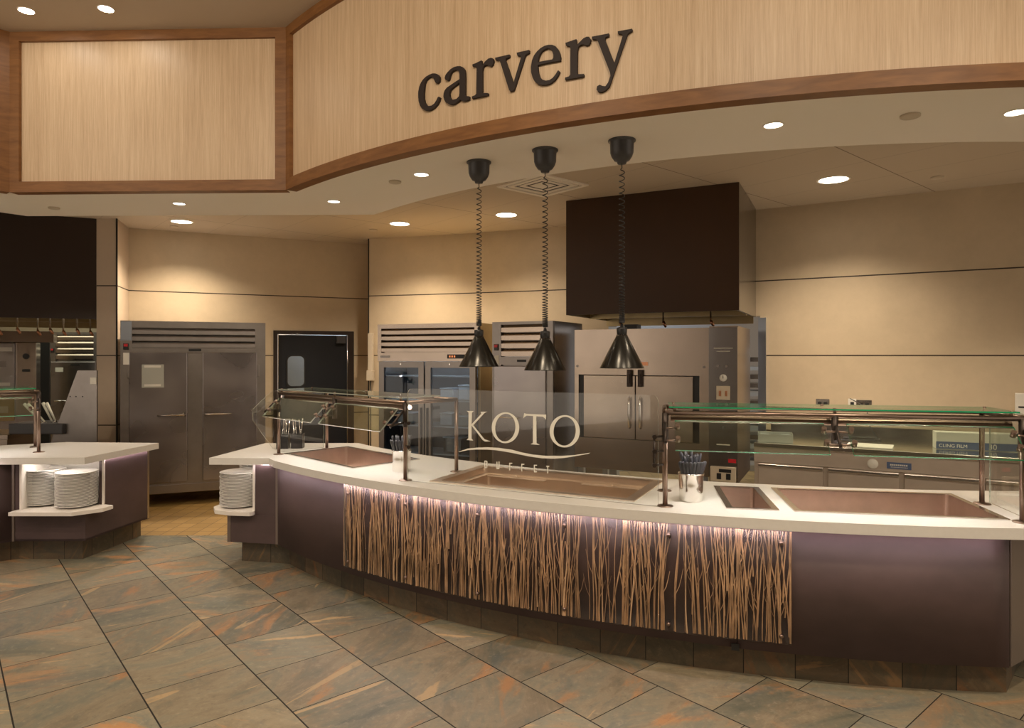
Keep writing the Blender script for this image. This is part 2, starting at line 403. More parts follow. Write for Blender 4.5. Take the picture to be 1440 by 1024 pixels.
    def plate(s, pts3, nrm, th, holes=(), mi=0, mi_edge=None):
        """flat outline in space given thickness th along nrm"""
        nrm = Vector(nrm).normalized() * th
        lay = []
        for off in (Vector((0, 0, 0)), nrm):
            es = []; loops = []
            for pts in (pts3, *holes):
                vs = [s.bm.verts.new(Vector(p) + off) for p in pts]; loops.append(vs)
                es += [s.bm.edges.new((vs[i], vs[(i + 1) % len(vs)])) for i in range(len(vs))]
            r = bmesh.ops.triangle_fill(s.bm, use_beauty=True, use_dissolve=False, edges=es, normal=nrm.normalized())
            for f in r['geom']:
                if isinstance(f, bmesh.types.BMFace): f.material_index = mi
            lay.append(loops)
        for A, B in zip(*lay):
            for i in range(len(A)):
                j = (i + 1) % len(A)
                f = s.bm.faces.new((A[i], A[j], B[j], B[i])); f.material_index = mi if mi_edge is None else mi_edge
        return s
    def done(s, name, mats, parent=None, world=False, normals=True):
        if normals: bmesh.ops.recalc_face_normals(s.bm, faces=s.bm.faces[:])
        if world and parent is not None:
            root = parent; mw = Matrix.Identity(4)
            while root is not None:
                mw = Matrix.LocRotScale(root.location, root.rotation_euler, root.scale) @ mw; root = root.parent
            s.xf(mw.inverted())
        me = bpy.data.meshes.new(name); s.bm.to_mesh(me); s.bm.free()
        for k in (mats if isinstance(mats, (list, tuple)) else [mats]): me.materials.append(M[k])
        o = bpy.data.objects.new(name, me); COL.objects.link(o)
        if parent is not None: o.parent = parent
        return o

def thing(name, label, cat, loc=(0, 0, 0), rz=0.0, group=None, kind=None):
    o = bpy.data.objects.new(name, None); COL.objects.link(o); o.location = loc; o.rotation_euler = (0, 0, rz)
    o.empty_display_size = 0.1
    return tag(o, label, cat, group, kind)
def tag(o, label, cat, group=None, kind=None):
    o['label'] = label; o['category'] = cat
    if group: o['group'] = group
    if kind: o['kind'] = kind
    return o
def struct(o): o['kind'] = 'structure'; return o
def lab(o, s): o['label'] = s; return o
def dup(root, loc, rz, label):
    """a thing with copies of its parts and their sub-parts"""
    r = root.copy(); COL.objects.link(r); r.location = loc; r.rotation_euler = (0, 0, rz); r['label'] = label
    for ch in list(root.children):
        c = ch.copy(); COL.objects.link(c); c.parent = r
        for g in ch.children:
            d = g.copy(); COL.objects.link(d); d.parent = c
    return r

# ------------------------------------------------------------------ room shell
YD = 6.365                                                     # where slate meets quarry tile
struct(MB().box(-9, 9, -7, YD, -0.06, 0).done('floor', 'slate_floor'))
struct(MB().box(-9, 9, YD, 13, -0.06, 0).done('floor_kitchen', 'quarry_tile'))
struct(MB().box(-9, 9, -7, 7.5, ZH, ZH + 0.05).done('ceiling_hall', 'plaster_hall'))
struct(MB().box(-9, 9, -7.1, -7.0, 0, ZH).done('wall_hall', 'hall_wall'))

# centre wall: gently curved, then the straight right wall; an opening behind the oven
wallC = [(-1.956, 9.18), (-1.35, 9.02), (-0.65, 8.80), (0.1, 8.52), (0.62, 8.31), (1.16, 8.09), (1.90, 7.74), (2.70, 7.34)]
wallR = [(2.70, 7.34), (4.70, 6.19), (6.6, 5.10), (8.5, 4.0)]
struct(MB().strip(wallC[:6], 0, ZK, 0.12).done('wall_centre', 'wall_panel'))
struct(MB().strip(wallC[5:], 2.13, ZK, 0.12).done('wall_lintel', 'wall_panel'))
struct(MB().strip(wallR, 0, ZK, 0.12).done('wall_right', 'wall_panel'))
wallL = [(-4.77, 8.40), (-3.243, 9.114), (-2.262, 9.573), (-1.90, 9.742)]
def lp(a): return (-4.77 + 0.906 * a, 8.40 + 0.423 * a)
D0, D1, DH = 1.70, 2.78, 2.04                                  # swing door along the left wall
struct(MB().strip([lp(-0.02), lp(D0)], 0, ZK, 0.12).done('wall_left', 'wall_panel'))
struct(MB().strip([lp(D1), lp(3.15)], 0, ZK, 0.12).done('wall_left_end', 'wall_panel'))
struct(MB().strip([lp(D0), lp(D1)], DH, ZK, 0.12).done('wall_left_over_door', 'wall_panel'))
struct(MB().strip([(-1.90, 9.76), (-1.956, 9.18)], 0, ZK, 0.1).done('wall_return', 'wall_panel'))
# pillar with a short return to the left wall
m = MB(); m.slab([(-4.825, 7.83), (-4.585, 7.83), (-4.775, 8.40), (-4.86, 8.52), (-5.02, 8.45)], 0, ZK)
struct(m.done('wall_pillar', 'wall_panel_light'))
# vertical reveal joints
m = MB()
m.tube([(-4.588, 7.826, 0), (-4.588, 7.826, ZK)], 0.010, 4, cap=False); m.tube([(-1.952, 9.176, 0), (-1.952, 9.176, ZK)], 0.010, 4, cap=False)
struct(m.done('trim_1', 'dark_void'))
# kitchen walls beyond
struct(MB().box(1.0, 4.6, 9.9, 10.0, 0, ZK).done('wall_beyond_oven', 'steel_blue'))
struct(MB().box(-9, -4.9, 11.6, 11.7, 0, ZK).done('wall_beyond_hood', 'beige'))
struct(MB().box(-9, -8.9, 4.0, 11.6, 0, ZK).done('wall_far_left', 'wall_panel'))

# soffit over the counter (bright plaster) between fascia and inner edge
fa = arc(CF, RF, -138.2, -62, 60)
CFL = (-8.82, 9.536); fl = arc(CFL, RF, -85, -40.9, 40)         # fascia over the left counter, its mirror image
CSL = (-8.82, 9.42)
inner_r = arc(CS, RS, -142.9, -62, 60)
inner_l = [(-9, 4.2)] + arc(CSL, RS, -80, -36.5, 30)
outer = arc(CFL, RF - 0.03, -85, -40.9, 40) + arc(CF, RF - 0.03, -138.2, -62, 60) + [(8.5, 4.0)] + inner_r[::-1] + inner_l[::-1]
m = MB(); m.slab(outer, ZS, ZS + 0.02); m.strip(inner_l + inner_r, ZS, ZK, 0.03)
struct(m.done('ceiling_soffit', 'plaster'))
m = MB(); m.slab([(-9.5, 12.2), (-9.5, 4.2)] + inner_l + inner_r + [(8.8, 4.0), (9, 12.2)], ZK, ZK + 0.04)
struct(m.done('ceiling_kitchen', 'ceiling_boards'))
# fascia: woven panels between bands of wood
fl0, fa0 = fl[-1], fa[0]
struct(MB().strip(arc(CF, RF - 0.03, -138.2, -62, 60), ZS, ZH, 0.05).done('wall_fascia_main', 'fascia_weave'))
struct(MB().strip([(fl0[0], fl0[1] + 0.03), (fa0[0], fa0[1] + 0.03)], ZS, ZH, 0.05, u0=9).done('wall_fascia_panel', 'fascia_weave'))
struct(MB().strip(arc(CFL, RF - 0.03, -85, -40.9, 40), ZS, ZH, 0.05, u0=20).done('wall_fascia_left', 'fascia_weave'))
m = MB()
for z0, z1 in ((ZS - 0.004, ZS + 0.08), (ZH - 0.075, ZH)):
    m.strip(arc(CF, RF, -138.2, -62, 60), z0, z1, 0.09); m.strip([fl0, fa0], z0, z1, 0.09); m.strip(arc(CFL, RF, -85, -40.9, 40), z0, z1, 0.09)
struct(m.done('trim_2', 'cherry_wood'))
m = MB()
dx = fa0[0] - fl0[0]; dy = fa0[1] - fl0[1]
for s0, s1 in ((0.0, 0.075), (dx - 0.085, dx)):
    m.strip([(fl0[0] + s0, fl0[1] + dy * s0 / dx), (fl0[0] + s1, fl0[1] + dy * s1 / dx)], ZS + 0.08, ZH - 0.075, 0.05)
m.strip(arc(CF, RF, -138.2, -137.6, 2), ZS + 0.08, ZH - 0.075, 0.05); m.strip(arc(CFL, RF, -41.6, -40.9, 2), ZS + 0.08, ZH - 0.075, 0.05)
struct(m.done('trim_3', 'cherry_wood'))

# the sign: raised letters on the curved fascia
def smooth(pts, keep=28):
    return pts
def letter(parent, pts, org, sc, hole=None, up=1.0):
    def cv(q, R):
        p = on_cyl(org[0] + q[0] / sc, org[1] + q[1] / sc, CF, R); return p
    R0, R1 = RF - 0.032, RF - 0.012
    m = MB(); lay = []
    for R in (R1, R0):
        es = []; loops = []
        for P in ([pts] + ([hole] if hole else [])):
            base = [on_cyl(org[0] + q[0] / sc, org[1] + q[1] / sc, CF, R1) for q in P]
            vs = []
            for b in base:
                a = math.atan2(b.y - CF[1], b.x - CF[0]); vs.append(m.bm.verts.new((CF[0] + R * math.cos(a), CF[1] + R * math.sin(a), b.z)))
            loops.append(vs); es += [m.bm.edges.new((vs[i], vs[(i + 1) % len(vs)])) for i in range(len(vs))]
        am = math.atan2(loops[0][0].co.y - CF[1], loops[0][0].co.x - CF[0])
        bmesh.ops.triangle_fill(m.bm, use_beauty=True, use_dissolve=False, edges=es, normal=(math.cos(am), math.sin(am), 0))
        lay.append(loops)
    for A, B in zip(*lay):
        for i in range(len(A)):
            j = (i + 1) % len(A); m.bm.faces.new((A[i], A[j], B[j], B[i]))
    return m.done('letter', 'sign_brown', parent, world=True)
sg = thing('wall_sign', 'large raised dark brown lowercase word on the curved fascia', 'sign', (0.2, 3.75, 3.3))
letter(sg, [(485,385),(480,350),(455,315),(410,297),(360,297),(300,320),(240,355),(190,405),(150,465),(120,540),(103,630),(102,720),(110,800),(135,880),(175,935),(220,962),(270,968),(330,952),(390,915),(440,860),(475,795),(490,730),(475,715),(455,722),(430,780),(395,835),(345,875),(290,885),(245,862),(212,810),(197,740),(197,650),(205,560),(215,480),(240,420),(280,375),(320,357),(360,362),(385,395),(400,440),(425,475),(455,470),(480,435)], (580, 80), 12.8)
letter(sg, [(578,380),(590,330),(625,280),(680,225),(740,185),(800,167),(860,165),(905,185),(935,230),(945,290),(947,400),(945,560),(945,680),(965,705),(1018,708),(1018,765),(980,785),(920,795),(880,785),(850,770),(815,805),(760,845),(700,860),(650,850),(600,820),(570,775),(555,715),(560,655),(580,600),(620,550),(680,510),(760,455),(845,400),(845,330),(840,270),(820,240),(780,230),(730,245),(690,290),(670,340),(660,390),(645,420),(615,425),(590,410)], (580, 80), 12.8,
       [(845,460),(790,500),(730,545),(680,590),(660,650),(665,710),(690,755),(730,770),(790,755),(835,710),(845,660)])
letter(sg, [(45,350),(115,320),(190,283),(200,370),(250,300),(300,255),(345,240),(375,250),(385,290),(375,340),(350,375),(320,370),(280,350),(240,360),(215,400),(205,450),(205,805),(295,805),(295,840),(40,895),(40,860),(90,840),(110,815),(115,420),(105,380),(50,378)], (660, 60), 11.38)
letter(sg, [(412,240),(640,188),(640,228),(585,250),(575,280),(703,650),(825,240),(815,205),(765,205),(755,160),(955,115),(955,160),(900,190),(885,220),(715,750),(700,768),(650,775),(635,760),(490,300),(470,275),(415,272)], (660, 60), 11.38)
letter(sg, [(678,450),(680,380),(665,310),(635,240),(590,190),(530,165),(460,165),(390,185),(320,225),(255,285),(200,360),(165,450),(148,560),(150,660),(175,750),(215,825),(270,870),(340,888),(420,885),(500,860),(570,805),(625,730),(665,650),(650,628),(630,630),(590,700),(540,760),(480,800),(410,810),(350,790),(305,740),(280,660),(270,530),(400,500),(560,468)], (735, 50), 12.8,
       [(272,475),(285,400),(305,340),(340,285),(390,245),(440,225),(490,235),(530,280),(550,340),(550,400),(530,430),(400,452)])
letter(sg, [(768,130),(870,95),(965,62),(975,170),(1030,110),(1090,50),(1150,20),(1195,20),(1220,60),(1215,120),(1185,170),(1140,175),(1090,155),(1040,165),(1000,200),(982,270),(978,680),(1000,695),(1100,690),(1100,735),(760,795),(760,755),(830,735),(855,700),(858,230),(840,185),(775,175)], (735, 50), 12.8)
letter(sg, [(207,200),(430,157),(430,190),(385,205),(378,235),(500,550),(610,190),(600,165),(548,158),(545,130),(735,95),(735,125),(690,150),(670,175),(510,630),(460,780),(435,850),(390,900),(330,925),(290,920),(268,895),(275,850),(310,828),(345,845),(385,850),(420,800),(450,710),(445,670),(285,260),(265,235),(210,230)], (810, 30), 9.31)

# door in the left wall
A = lp(D0); aL = math.atan2(0.423, 0.906)
dr = bpy.data.objects.new('door_1', None); COL.objects.link(dr); dr.location = (A[0], A[1], 0); dr.rotation_euler = (0, 0, aL); struct(dr)
W = D1 - D0
m = MB(); m.box(0, 0.055, -0.03, 0.10, 0, DH); m.box(W - 0.085, W, -0.03, 0.10, 0, DH); m.box(0.055, W - 0.085, -0.03, 0.10, DH - 0.05, DH); m.done('door_frame', 'bronze_dark', dr)
m = MB()
ox, oz = 0.50, 0.0
px0, px1, pz0, pz1 = 0.185, 0.405, 1.28, 1.69                  # round-cornered window
def rrect(x0, x1, z0, z1, r, n=5):
    pts = []
    for cx, cz, a in ((x1 - r, z1 - r, 0), (x0 + r, z1 - r, 90), (x0 + r, z0 + r, 180), (x1 - r, z0 + r, 270)):
        for i in range(n + 1):
            t_ = math.radians(a + 90 * i / n); pts.append((cx + r * math.cos(t_), cz + r * math.sin(t_)))
    return pts
m.plate([(x, 0.0, z) for x, z in ((0.065, 0.02), (W - 0.095, 0.02), (W - 0.095, DH - 0.06), (0.065, DH - 0.06))], (0, 1, 0), 0.04, holes=[[(x, 0.0, z) for x, z in rrect(px0, px1, pz0, pz1, 0.06)]])
m.done('door_leaf', 'rubber_navy', dr)
m = MB(); m.plate([(x, -0.015, z) for x, z in rrect(px0 - .02, px1 + .02, pz0 - .02, pz1 + .02, 0.07)], (0, 1, 0), 0.03, holes=[[(x, -0.015, z) for x, z in rrect(px0, px1, pz0, pz1, 0.06)]]); m.done('window_gasket', 'black', dr)
m = MB(); m.plate([(x, 0.015, z) for x, z in rrect(px0, px1, pz0, pz1, 0.06)], (0, 1, 0), 0.006); m.done('window_pane', 'glass_clear', dr)
m = MB(); m.tube([(0.062, -0.028, 0.02), (0.062, -0.028, DH - 0.052), (W - 0.092, -0.028, DH - 0.052), (W - 0.092, -0.028, 0.02)], 0.005, 6); m.done('edge_strip', 'steel_bright', dr)
m = MB(); m.box(W - 0.24, W - 0.12, -0.05, 0.0, DH - 0.17, DH - 0.065); m.done('door_closer', 'grey_plastic', dr)
struct(MB().box(-3.4, -1.6, 10.15, 10.2, 0, 2.6).done('wall_beyond_door', 'shelf_white'))
area(-2.7, 9.95, 2.4, 0.5, 0.1, 4, (0.9, 0.95, 1.0))

# ------------------------------------------------------------------ recessed lights, caps, diffuser
def can_light(px, py, z, r, place, lens, pw, label):
    k = (z - EYE); d = F * k / (HZ - py); x = (px - CX) / F * d
    t_ = thing('recessed_light', label, 'ceiling light', (x, d, z), group='round recessed ceiling lights')
    m = MB(); m.lathe([(r * 1.16, -0.001), (r * 1.14, -0.006), (r, -0.006), (r, 0.0)], n=28); m.done('trim_ring', 'plaster', t_)
    m = MB(); m.lathe([(r, -0.003), (0, -0.003)], n=28); m.done('lens', lens, t_)
    if pw: spot(x, d, z - 0.02, pw, 128, 1.0, WARM, 0.06)
    return x, d
n_s = 'small lit downlight in the plaster soffit, '
can_light(252, 286, ZS, 0.048, '', 'lamp_lens_small', 16, n_s + 'over the gap between the two counters')
can_light(469.5, 283, ZS, 0.048, '', 'lamp_lens_small', 16, n_s + 'just right of the wooden fascia corner')
can_light(592.5, 245, ZS, 0.050, '', 'lamp_lens_small', 16, n_s + 'left of the first hanging heat lamp')
can_light(1087.5, 175.5, ZS, 0.050, '', 'lamp_lens_small', 14, n_s + 'right of the third hanging heat lamp')
can_light(1429, 157.5, ZS, 0.052, '', 'lamp_lens_small', 10, n_s + 'at the right edge of the picture')
n_b = 'large lit round downlight in the kitchen ceiling, '
can_light(255.5, 311.5, ZK, 0.112, '', 'lamp_lens', 150, n_b + 'in front of the two-door steel refrigerator')
can_light(562, 314.5, ZK, 0.112, '', 'lamp_lens', 170, n_b + 'above the glass-door refrigerator')
can_light(712, 302, ZK, 0.114, '', 'lamp_lens', 95, n_b + 'between the first two heat lamp cords')
can_light(1172, 252.5, ZK, 0.122, '', 'lamp_lens', 150, n_b + 'right of the brown exhaust hood')
for px, py, z, r, lb in ((76, 292, ZS, 0.045, 'flat round sprinkler cap in the soffit left of the pillar'), (555.5, 255, ZS, 0.046, 'flat round sprinkler cap in the soffit beside a small downlight'),
                         (1280, 162, ZS, 0.050, 'tan round cover plate in the soffit at upper right'), (245, 318, ZK, 0.045, 'small round cap in the kitchen ceiling above the two-door refrigerator'),
                         (525, 323, ZK, 0.052, 'small round cap in the kitchen ceiling at the wall corner'), (1318, 249, ZK, 0.052, 'small round cap in the kitchen ceiling above the right wall')):
    d = F * (z - EYE) / (HZ - py); x = (px - CX) / F * d
    o = MB().lathe([(0, 0), (r, 0), (r, -0.010), (r * 0.9, -0.013), (0, -0.013)], (0, 0, 0), 24).done('ceiling_cap', 'beige'); o.location = (x, d, z); tag(o, lb, 'ceiling cap', 'round caps in the ceilings')
vt = thing('air_diffuser', 'square louvred air diffuser in the kitchen ceiling behind the middle heat lamp', 'vent', (0.285, 6.30, ZK), TH)
for k in range(4):
    h0 = 0.305 - 0.072 * k; h1 = h0 - (0.045 if k < 3 else 0)
    m = MB()
    if k < 3:
        m.slab([(-h0, -h0), (h0, -h0), (h0, h0), (-h0, h0)], -0.012 + 0.004 * k, 0.0, holes=[[(-h1, -h1), (h1, -h1), (h1, h1), (-h1, h1)]])
        m.done('outer_frame' if k == 0 else 'louvre', 'plaster', vt)
    else: m.box(-h0, h0, -h0, h0, -0.004, 0.0); m.done('centre_plate', 'plaster', vt)
m = MB(); m.box(-0.25, 0.25, -0.25, 0.25, -0.0012, 0.0); m.done('duct_opening', 'dark_void', vt)

# ------------------------------------------------------------------ heat lamps
can_light(37, 14.5, ZH, 0.05, '', 'lamp_hall', 0, 'bright small downlight in the hall ceiling at upper left, the outer one')
can_light(149, 12, ZH, 0.05, '', 'lamp_hall', 0, 'bright small downlight in the hall ceiling at upper left, the inner one')
def heat_lamp(px, py, shade_z, label):
    d = F * (ZS - EYE) / (HZ - py); x = (px - CX) / F * d
    t_ = thing('heat_lamp', label, 'heat lamp', (x, d, ZS), group='three hanging heat lamps')
    MB().lathe([(0, 0), (0.083, 0), (0.083, -0.007), (0.076, -0.010), (0.072, -0.016), (0.070, -0.075), (0.062, -0.098), (0.046, -0.122), (0.030, -0.128), (0.026, -0.142), (0, -0.142)], n=36).done('canopy', 'grey_plastic', t_)
    zt, zb = -0.142, shade_z - ZS + 0.265
    pts = [(0, 0, zt + 0.01), (0, 0, zt - 0.015)]
    N = 44; tot = zt - 0.015 - zb - 0.01; seg = 10
    # the coil is stretched at the top and tight at the bottom
    for i in range(N * seg + 1):
        s = i / (N * seg); zz = 1.55 * s - 0.55 * s * s if False else 1 - (1 - s) ** 1.75
        a = 2 * PI * i / seg; r = 0.0165 * min(1, i / seg, (N * seg - i) / seg + 0.1)
        pts.append((r * math.cos(a), r * math.sin(a), zt - 0.015 - tot * zz))
    pts.append((0, 0, zb))
    MB().tube(pts, 0.0030, 5).done('coiled_cord', 'black_plastic', t_)
    zs = shade_z - ZS
    MB().lathe([(0, 0.268), (0.008, 0.266), (0.012, 0.250), (0.030, 0.246), (0.032, 0.238), (0.030, 0.205), (0.026, 0.200), (0, 0.200)], (0, 0, zs), 28).done('socket_cap', 'black_plastic', t_)
    m = MB(); m.lathe([(0.028, 0.200), (0.034, 0.196), (0.132, 0.004), (0.133, 0.0), (0.129, 0.002), (0.032, 0.190)], (0, 0, zs), 48); sh = m.done('lamp_shade', 'heat_shade', t_)
    m = MB()
    for k in range(14):
        a = 2 * PI * k / 14; m.box(-0.003, 0.003, -0.003, 0.003, -0.003, 0.003); 
        bmesh.ops.translate(m.bm, vec=(0.031 * math.cos(a), 0.031 * math.sin(a), zs + 0.199), verts=m.bm.verts[-8:])
    m.done('vent_beads', 'steel_bright', sh)
    MB().lathe([(0, 0.02), (0.035, 0.035), (0.040, 0.06), (0.02, 0.12), (0.015, 0.17), (0, 0.17)], (0, 0, zs), 16).done('bulb', 'copper', t_)
heat_lamp(673.5, 228, 1.625, 'black cone heat lamp on a coiled cord, the farthest and leftmost of three')
heat_lamp(766.5, 211, 1.606, 'black cone heat lamp on a coiled cord, the middle one of three')
heat_lamp(874.5, 197.5, 1.623, 'black cone heat lamp on a coiled cord, hanging in front of the brown hood')

# ------------------------------------------------------------------ main serving counter
A0 = -138.6; A1 = -94.1                                         # left and right end of the arc
sc_ = thing('serving_counter', 'long curved serving counter faced in purple-brown laminate with a panel of twigs', 'counter', (0.3, 3.9, 0))
ZU, ZB = ZC - 0.055, 0.17                                      # underside of the top, bottom of the body
p_l = arc(CC, RB, A0, A1, 1)[0]; p_r = arc(CC, RB, A0, A1, 1)[1]
FL = (-2.33, 5.535); NX = (-2.118, 5.520)
MB().strip(arc(CC, RB, A0, ang(1036, CC, RB), 44), ZB, ZU, 0.03, smooth=True).done('front_panel', 'laminate_purple', sc_, world=True)
MB().strip(arc(CC, RB, ang(1037.5, CC, RB), A1, 16), ZB - 0.004, ZU, 0.03, smooth=True).done('front_panel', 'laminate_purple', sc_, world=True)
m = MB(); m.strip([FL, p_l], ZB, 0.395, 0.03); m.strip([NX, p_l], 0.395, ZU, 0.03); m.done('end_panel', 'laminate_purple', sc_, world=True)
BR = (2.78, 3.52); BR2 = (3.30, 4.05)
m = MB(); m.strip([(p_r[0] + 0.012, p_r[1]), BR, BR2], ZB, ZU, 0.03); m.done('end_panel', 'laminate_edge', sc_, world=True)
m = MB(); m.strip([(-2.25, 6.30), FL], ZB, 0.395, 0.03); m.strip([(-2.25, 6.30), (-2.262, 6.22)], 0.395, ZU, 0.03); m.done('side_panel', 'laminate_purple', sc_, world=True)
m = MB(); m.box(-0.010, 0.016, -0.006, 0.02, ZB, ZU); m.xf(Matrix.Translation((p_l[0], p_l[1], 0)) @ Matrix.Rotation(math.radians(-20), 4, 'Z')); m.done('corner_trim', 'laminate_edge', sc_, world=True)
m = MB(); m.box(-0.006, 0.022, -0.004, 0.03, ZB, 0.395); m.xf(Matrix.Translation((FL[0], FL[1], 0)) @ Matrix.Rotation(math.radians(-4), 4, 'Z')); m.done('corner_trim', 'laminate_edge', sc_, world=True)
back_arc = arc(CBK, RBK - 0.05, -139.5, -90.5, 40)
m = MB(); m.strip([BR2, (3.2, 4.2)] + back_arc[::-1] + [(-1.45, 6.30), (-2.25, 6.30)], ZB, ZU, 0.03); m.done('rear_panel', 'steel', sc_, world=True)
kick = arc(CC, RK, A0 + 0.3, A1 + 0.4, 50)
m = MB(); m.strip([(-2.235, 5.585), kick[0]], 0, ZB, 0.03, u0=3.1); m.strip(kick, 0, ZB, 0.03, u0=0.235); m.strip([(-2.17, 6.25), (-2.235, 5.585)], 0, ZB, 0.03, u0=5.17)
m.strip([kick[-1], (2.72, 3.64), (3.22, 4.08)], 0, ZB, 0.03, u0=7.3)
m.done('toe_kick', 'slate_kick', sc_, world=True)
m = MB(); m.slab([FL] + arc(CC, RB - 0.035, A0, A1, 40) + [BR, BR2] + back_arc[::-1] + [(-1.45, 6.26), (-2.22, 6.26)], ZB, ZB + 0.018); m.done('bottom_board', 'laminate_purple', sc_, world=True)
# lit niche with the plate shelf in the left end
m = MB()
m.strip([(-2.118, 5.505), (-2.10, 6.22)], 0.43, ZU, -0.018); m.strip([(-2.27, 6.22), (-2.10, 6.22)], 0.43, ZU, 0.02)
lab(m.done('niche_lining', 'white_liner', sc_, world=True), 'white niche lining')
m = MB(); m.slab([(-2.505, 5.66), (-2.44, 5.535), (-2.30, 5.475), (-2.12, 5.450), (-2.102, 5.475), (-2.09, 6.22), (-2.44, 6.22)], 0.400, 0.430)
lab(m.done('plate_shelf', 'white_liner', sc_, world=True), 'white shelf for plates')
m = MB(); m.strip([(-2.30, 5.62), (-2.22, 5.56), (-2.14, 5.56)], ZU - 0.006, ZU - 0.001, 0.02); m.done('niche_light', 'niche_led', sc_, world=True)
# led strip under the overhang
tl0, tl1 = ang(484, CC, RB), ang(1113.5, CC, RB)
for a_, b_, th_ in ((A0 + 0.4, tl0, 0.005), (tl0, tl1, 0.016), (tl1, A1 - 0.3, 0.005)):
    m = MB(); m.strip(arc(CC, RB + 0.050, a_, b_, 30), ZU - 0.0035, ZU - 0.0005, th_); m.done('led_strip', 'led', sc_, world=True)
m = MB(); m.strip([(-2.10, 5.480), (-1.97, 5.462)], ZU - 0.0035, ZU - 0.0005, 0.012); m.done('led_strip', 'led', sc_, world=True)
# resin panel with twigs held on stand-off bolts
T0, T1 = ang(484, CC, RB + 0.025), ang(1113.5, CC, RB + 0.025)
tp = thing_panel = MB().strip(arc(CC, RB + 0.030, T0, T1, 60), 0.222, 0.800, 0.012, smooth=True).done('twig_panel', 'resin', sc_, world=True)
lab(tp, 'clear resin panel with pale twigs')
m = MB(); RTW = RB + 0.024; rnd = random.Random(3)
def cp(a, z, R): a = math.radians(a); return (CC[0] + R * math.cos(a), CC[1] + R * math.sin(a), z)
deg = math.degrees(1 / RTW)
for i in range(350):
    a = T0 + (T1 - T0) * rnd.random(); r0 = rnd.choice((0.0018, 0.0026, 0.0034, 0.0042, 0.0052)); lean = rnd.gauss(0, 0.022)
    full = rnd.random() < 0.62
    za = 0.226 if full or rnd.random() < .5 else rnd.uniform(0.25, 0.6); zb = 0.797 if full or za > 0.24 else rnd.uniform(0.40, 0.75)
    pts = []; rr = []; x = 0; dxx = lean; nseg = 9; R = RTW + rnd.uniform(-0.008, 0.004)
    for k in range(nseg + 1):
        z = za + (zb - za) * k / nseg; pts.append(cp(min(T1 - .02, max(T0 + .02, a + x * deg)), z, R)); rr.append(r0 * (1.15 - 0.5 * k / nseg)); dxx += rnd.gauss(0, 0.034); x += dxx * (zb - za) / nseg
    m.tube(pts, rr, 4, cap=False)
    if rnd.random() < 0.60:
        k = rnd.randint(2, nseg - 3); s = rnd.choice((-1, 1)); q = a + 0; st = pts[k]; a_st = math.degrees(math.atan2(st[1] - CC[1], st[0] - CC[0])); L = rnd.uniform(0.06, 0.16); pp = []
        for j in range(4):
            pp.append(cp(min(T1 - .02, max(T0 + .02, a_st + s * deg * 0.030 * (j / 3) ** 0.6 * L / 0.1)), min(0.797, st[2] + L * j / 3), R))
        m.tube(pp, [r0 * .6, r0 * .5, r0 * .4, r0 * .3], 3, cap=False)
m.done('twigs', 'twig', tp, world=True)
for px in (489, 570, 671, 793.5, 940, 1099):
    for z in (0.263, 0.738):
        a = ang(px, CC, RB + 0.03); m = MB(); m.tube([cp(a, z, RB), cp(a, z, RB + 0.034), cp(a, z, RB + 0.040)], [0.011, 0.011, 0.006], 12); m.done('standoff_bolt', 'bronze', sc_, world=True)
m = MB(); m.box(-0.02, 0.02, -0.003, 0.004, 0.155, 0.19); aa = ang(1034, CC, RB); q = cp(aa, 0, RB + 0.003); m.xf(Matrix.Translation(q) @ Matrix.Rotation(math.radians(aa + 90), 4, 'Z')); m.done('seam_clip', 'black', sc_, world=True)

# wells: outer frame corners on the counter (left, far, right, near going round)
def rect(c, ax, hx, hy):
    ax = math.radians(ax); u = Vector((math.cos(ax), math.sin(ax))); v = Vector((-u.y, u.x)); c = Vector(c)
    return [tuple(c + u * sx * hx + v * sy * hy) for sx, sy in ((-1, -1), (1, -1), (1, 1), (-1, 1))]
WELLS = [  # centre, angle, half length, half depth, flange sides, flange front, label
    ((-1.326, 5.523), -44.6, 0.532, 0.308, 0.030, 0.030, 'empty rectangular steel food well at the far left end of the main counter', 'steel_basin', 0.16),
    ((0.2295, 4.436), -26.3, 0.690, 0.349, 0.062, 0.045, 'long copper-toned food well with inner ledges behind the etched glass', 'steel_warm', 0.20),
    ((1.351, 3.931), -10.6, 0.136, 0.318, 0.034, 0.022, 'small narrow steel food well right of the utensil canister', 'steel_basin', 0.14),
    ((2.060, 3.798), -10.4, 0.512, 0.322, 0.032, 0.026, 'long rectangular steel food well at the right end of the counter', 'steel_basin', 0.17)]
holes = [rect(c, a, hx - 0.012, hy - 0.012) for c, a, hx, hy, *_ in WELLS]
top_outer = [(-2.455, 5.464), (-1.965, 5.448)] + arc(CC, RT, A0 + 0.35, A1 + 0.15, 60)[1:] + [(3.05, 3.62), (3.55, 4.12)] + arc(CBK, RBK, -139.6, -88.0, 50)[::-1] + [(-1.452, 6.385), (-2.335, 6.38)]
m = MB(); m.slab(top_outer, ZC - 0.055, ZC, holes=holes); ct = m.done('countertop', 'solid_surface')
tag(ct, 'long curved off-white countertop of the main counter with four food wells', 'countertop')
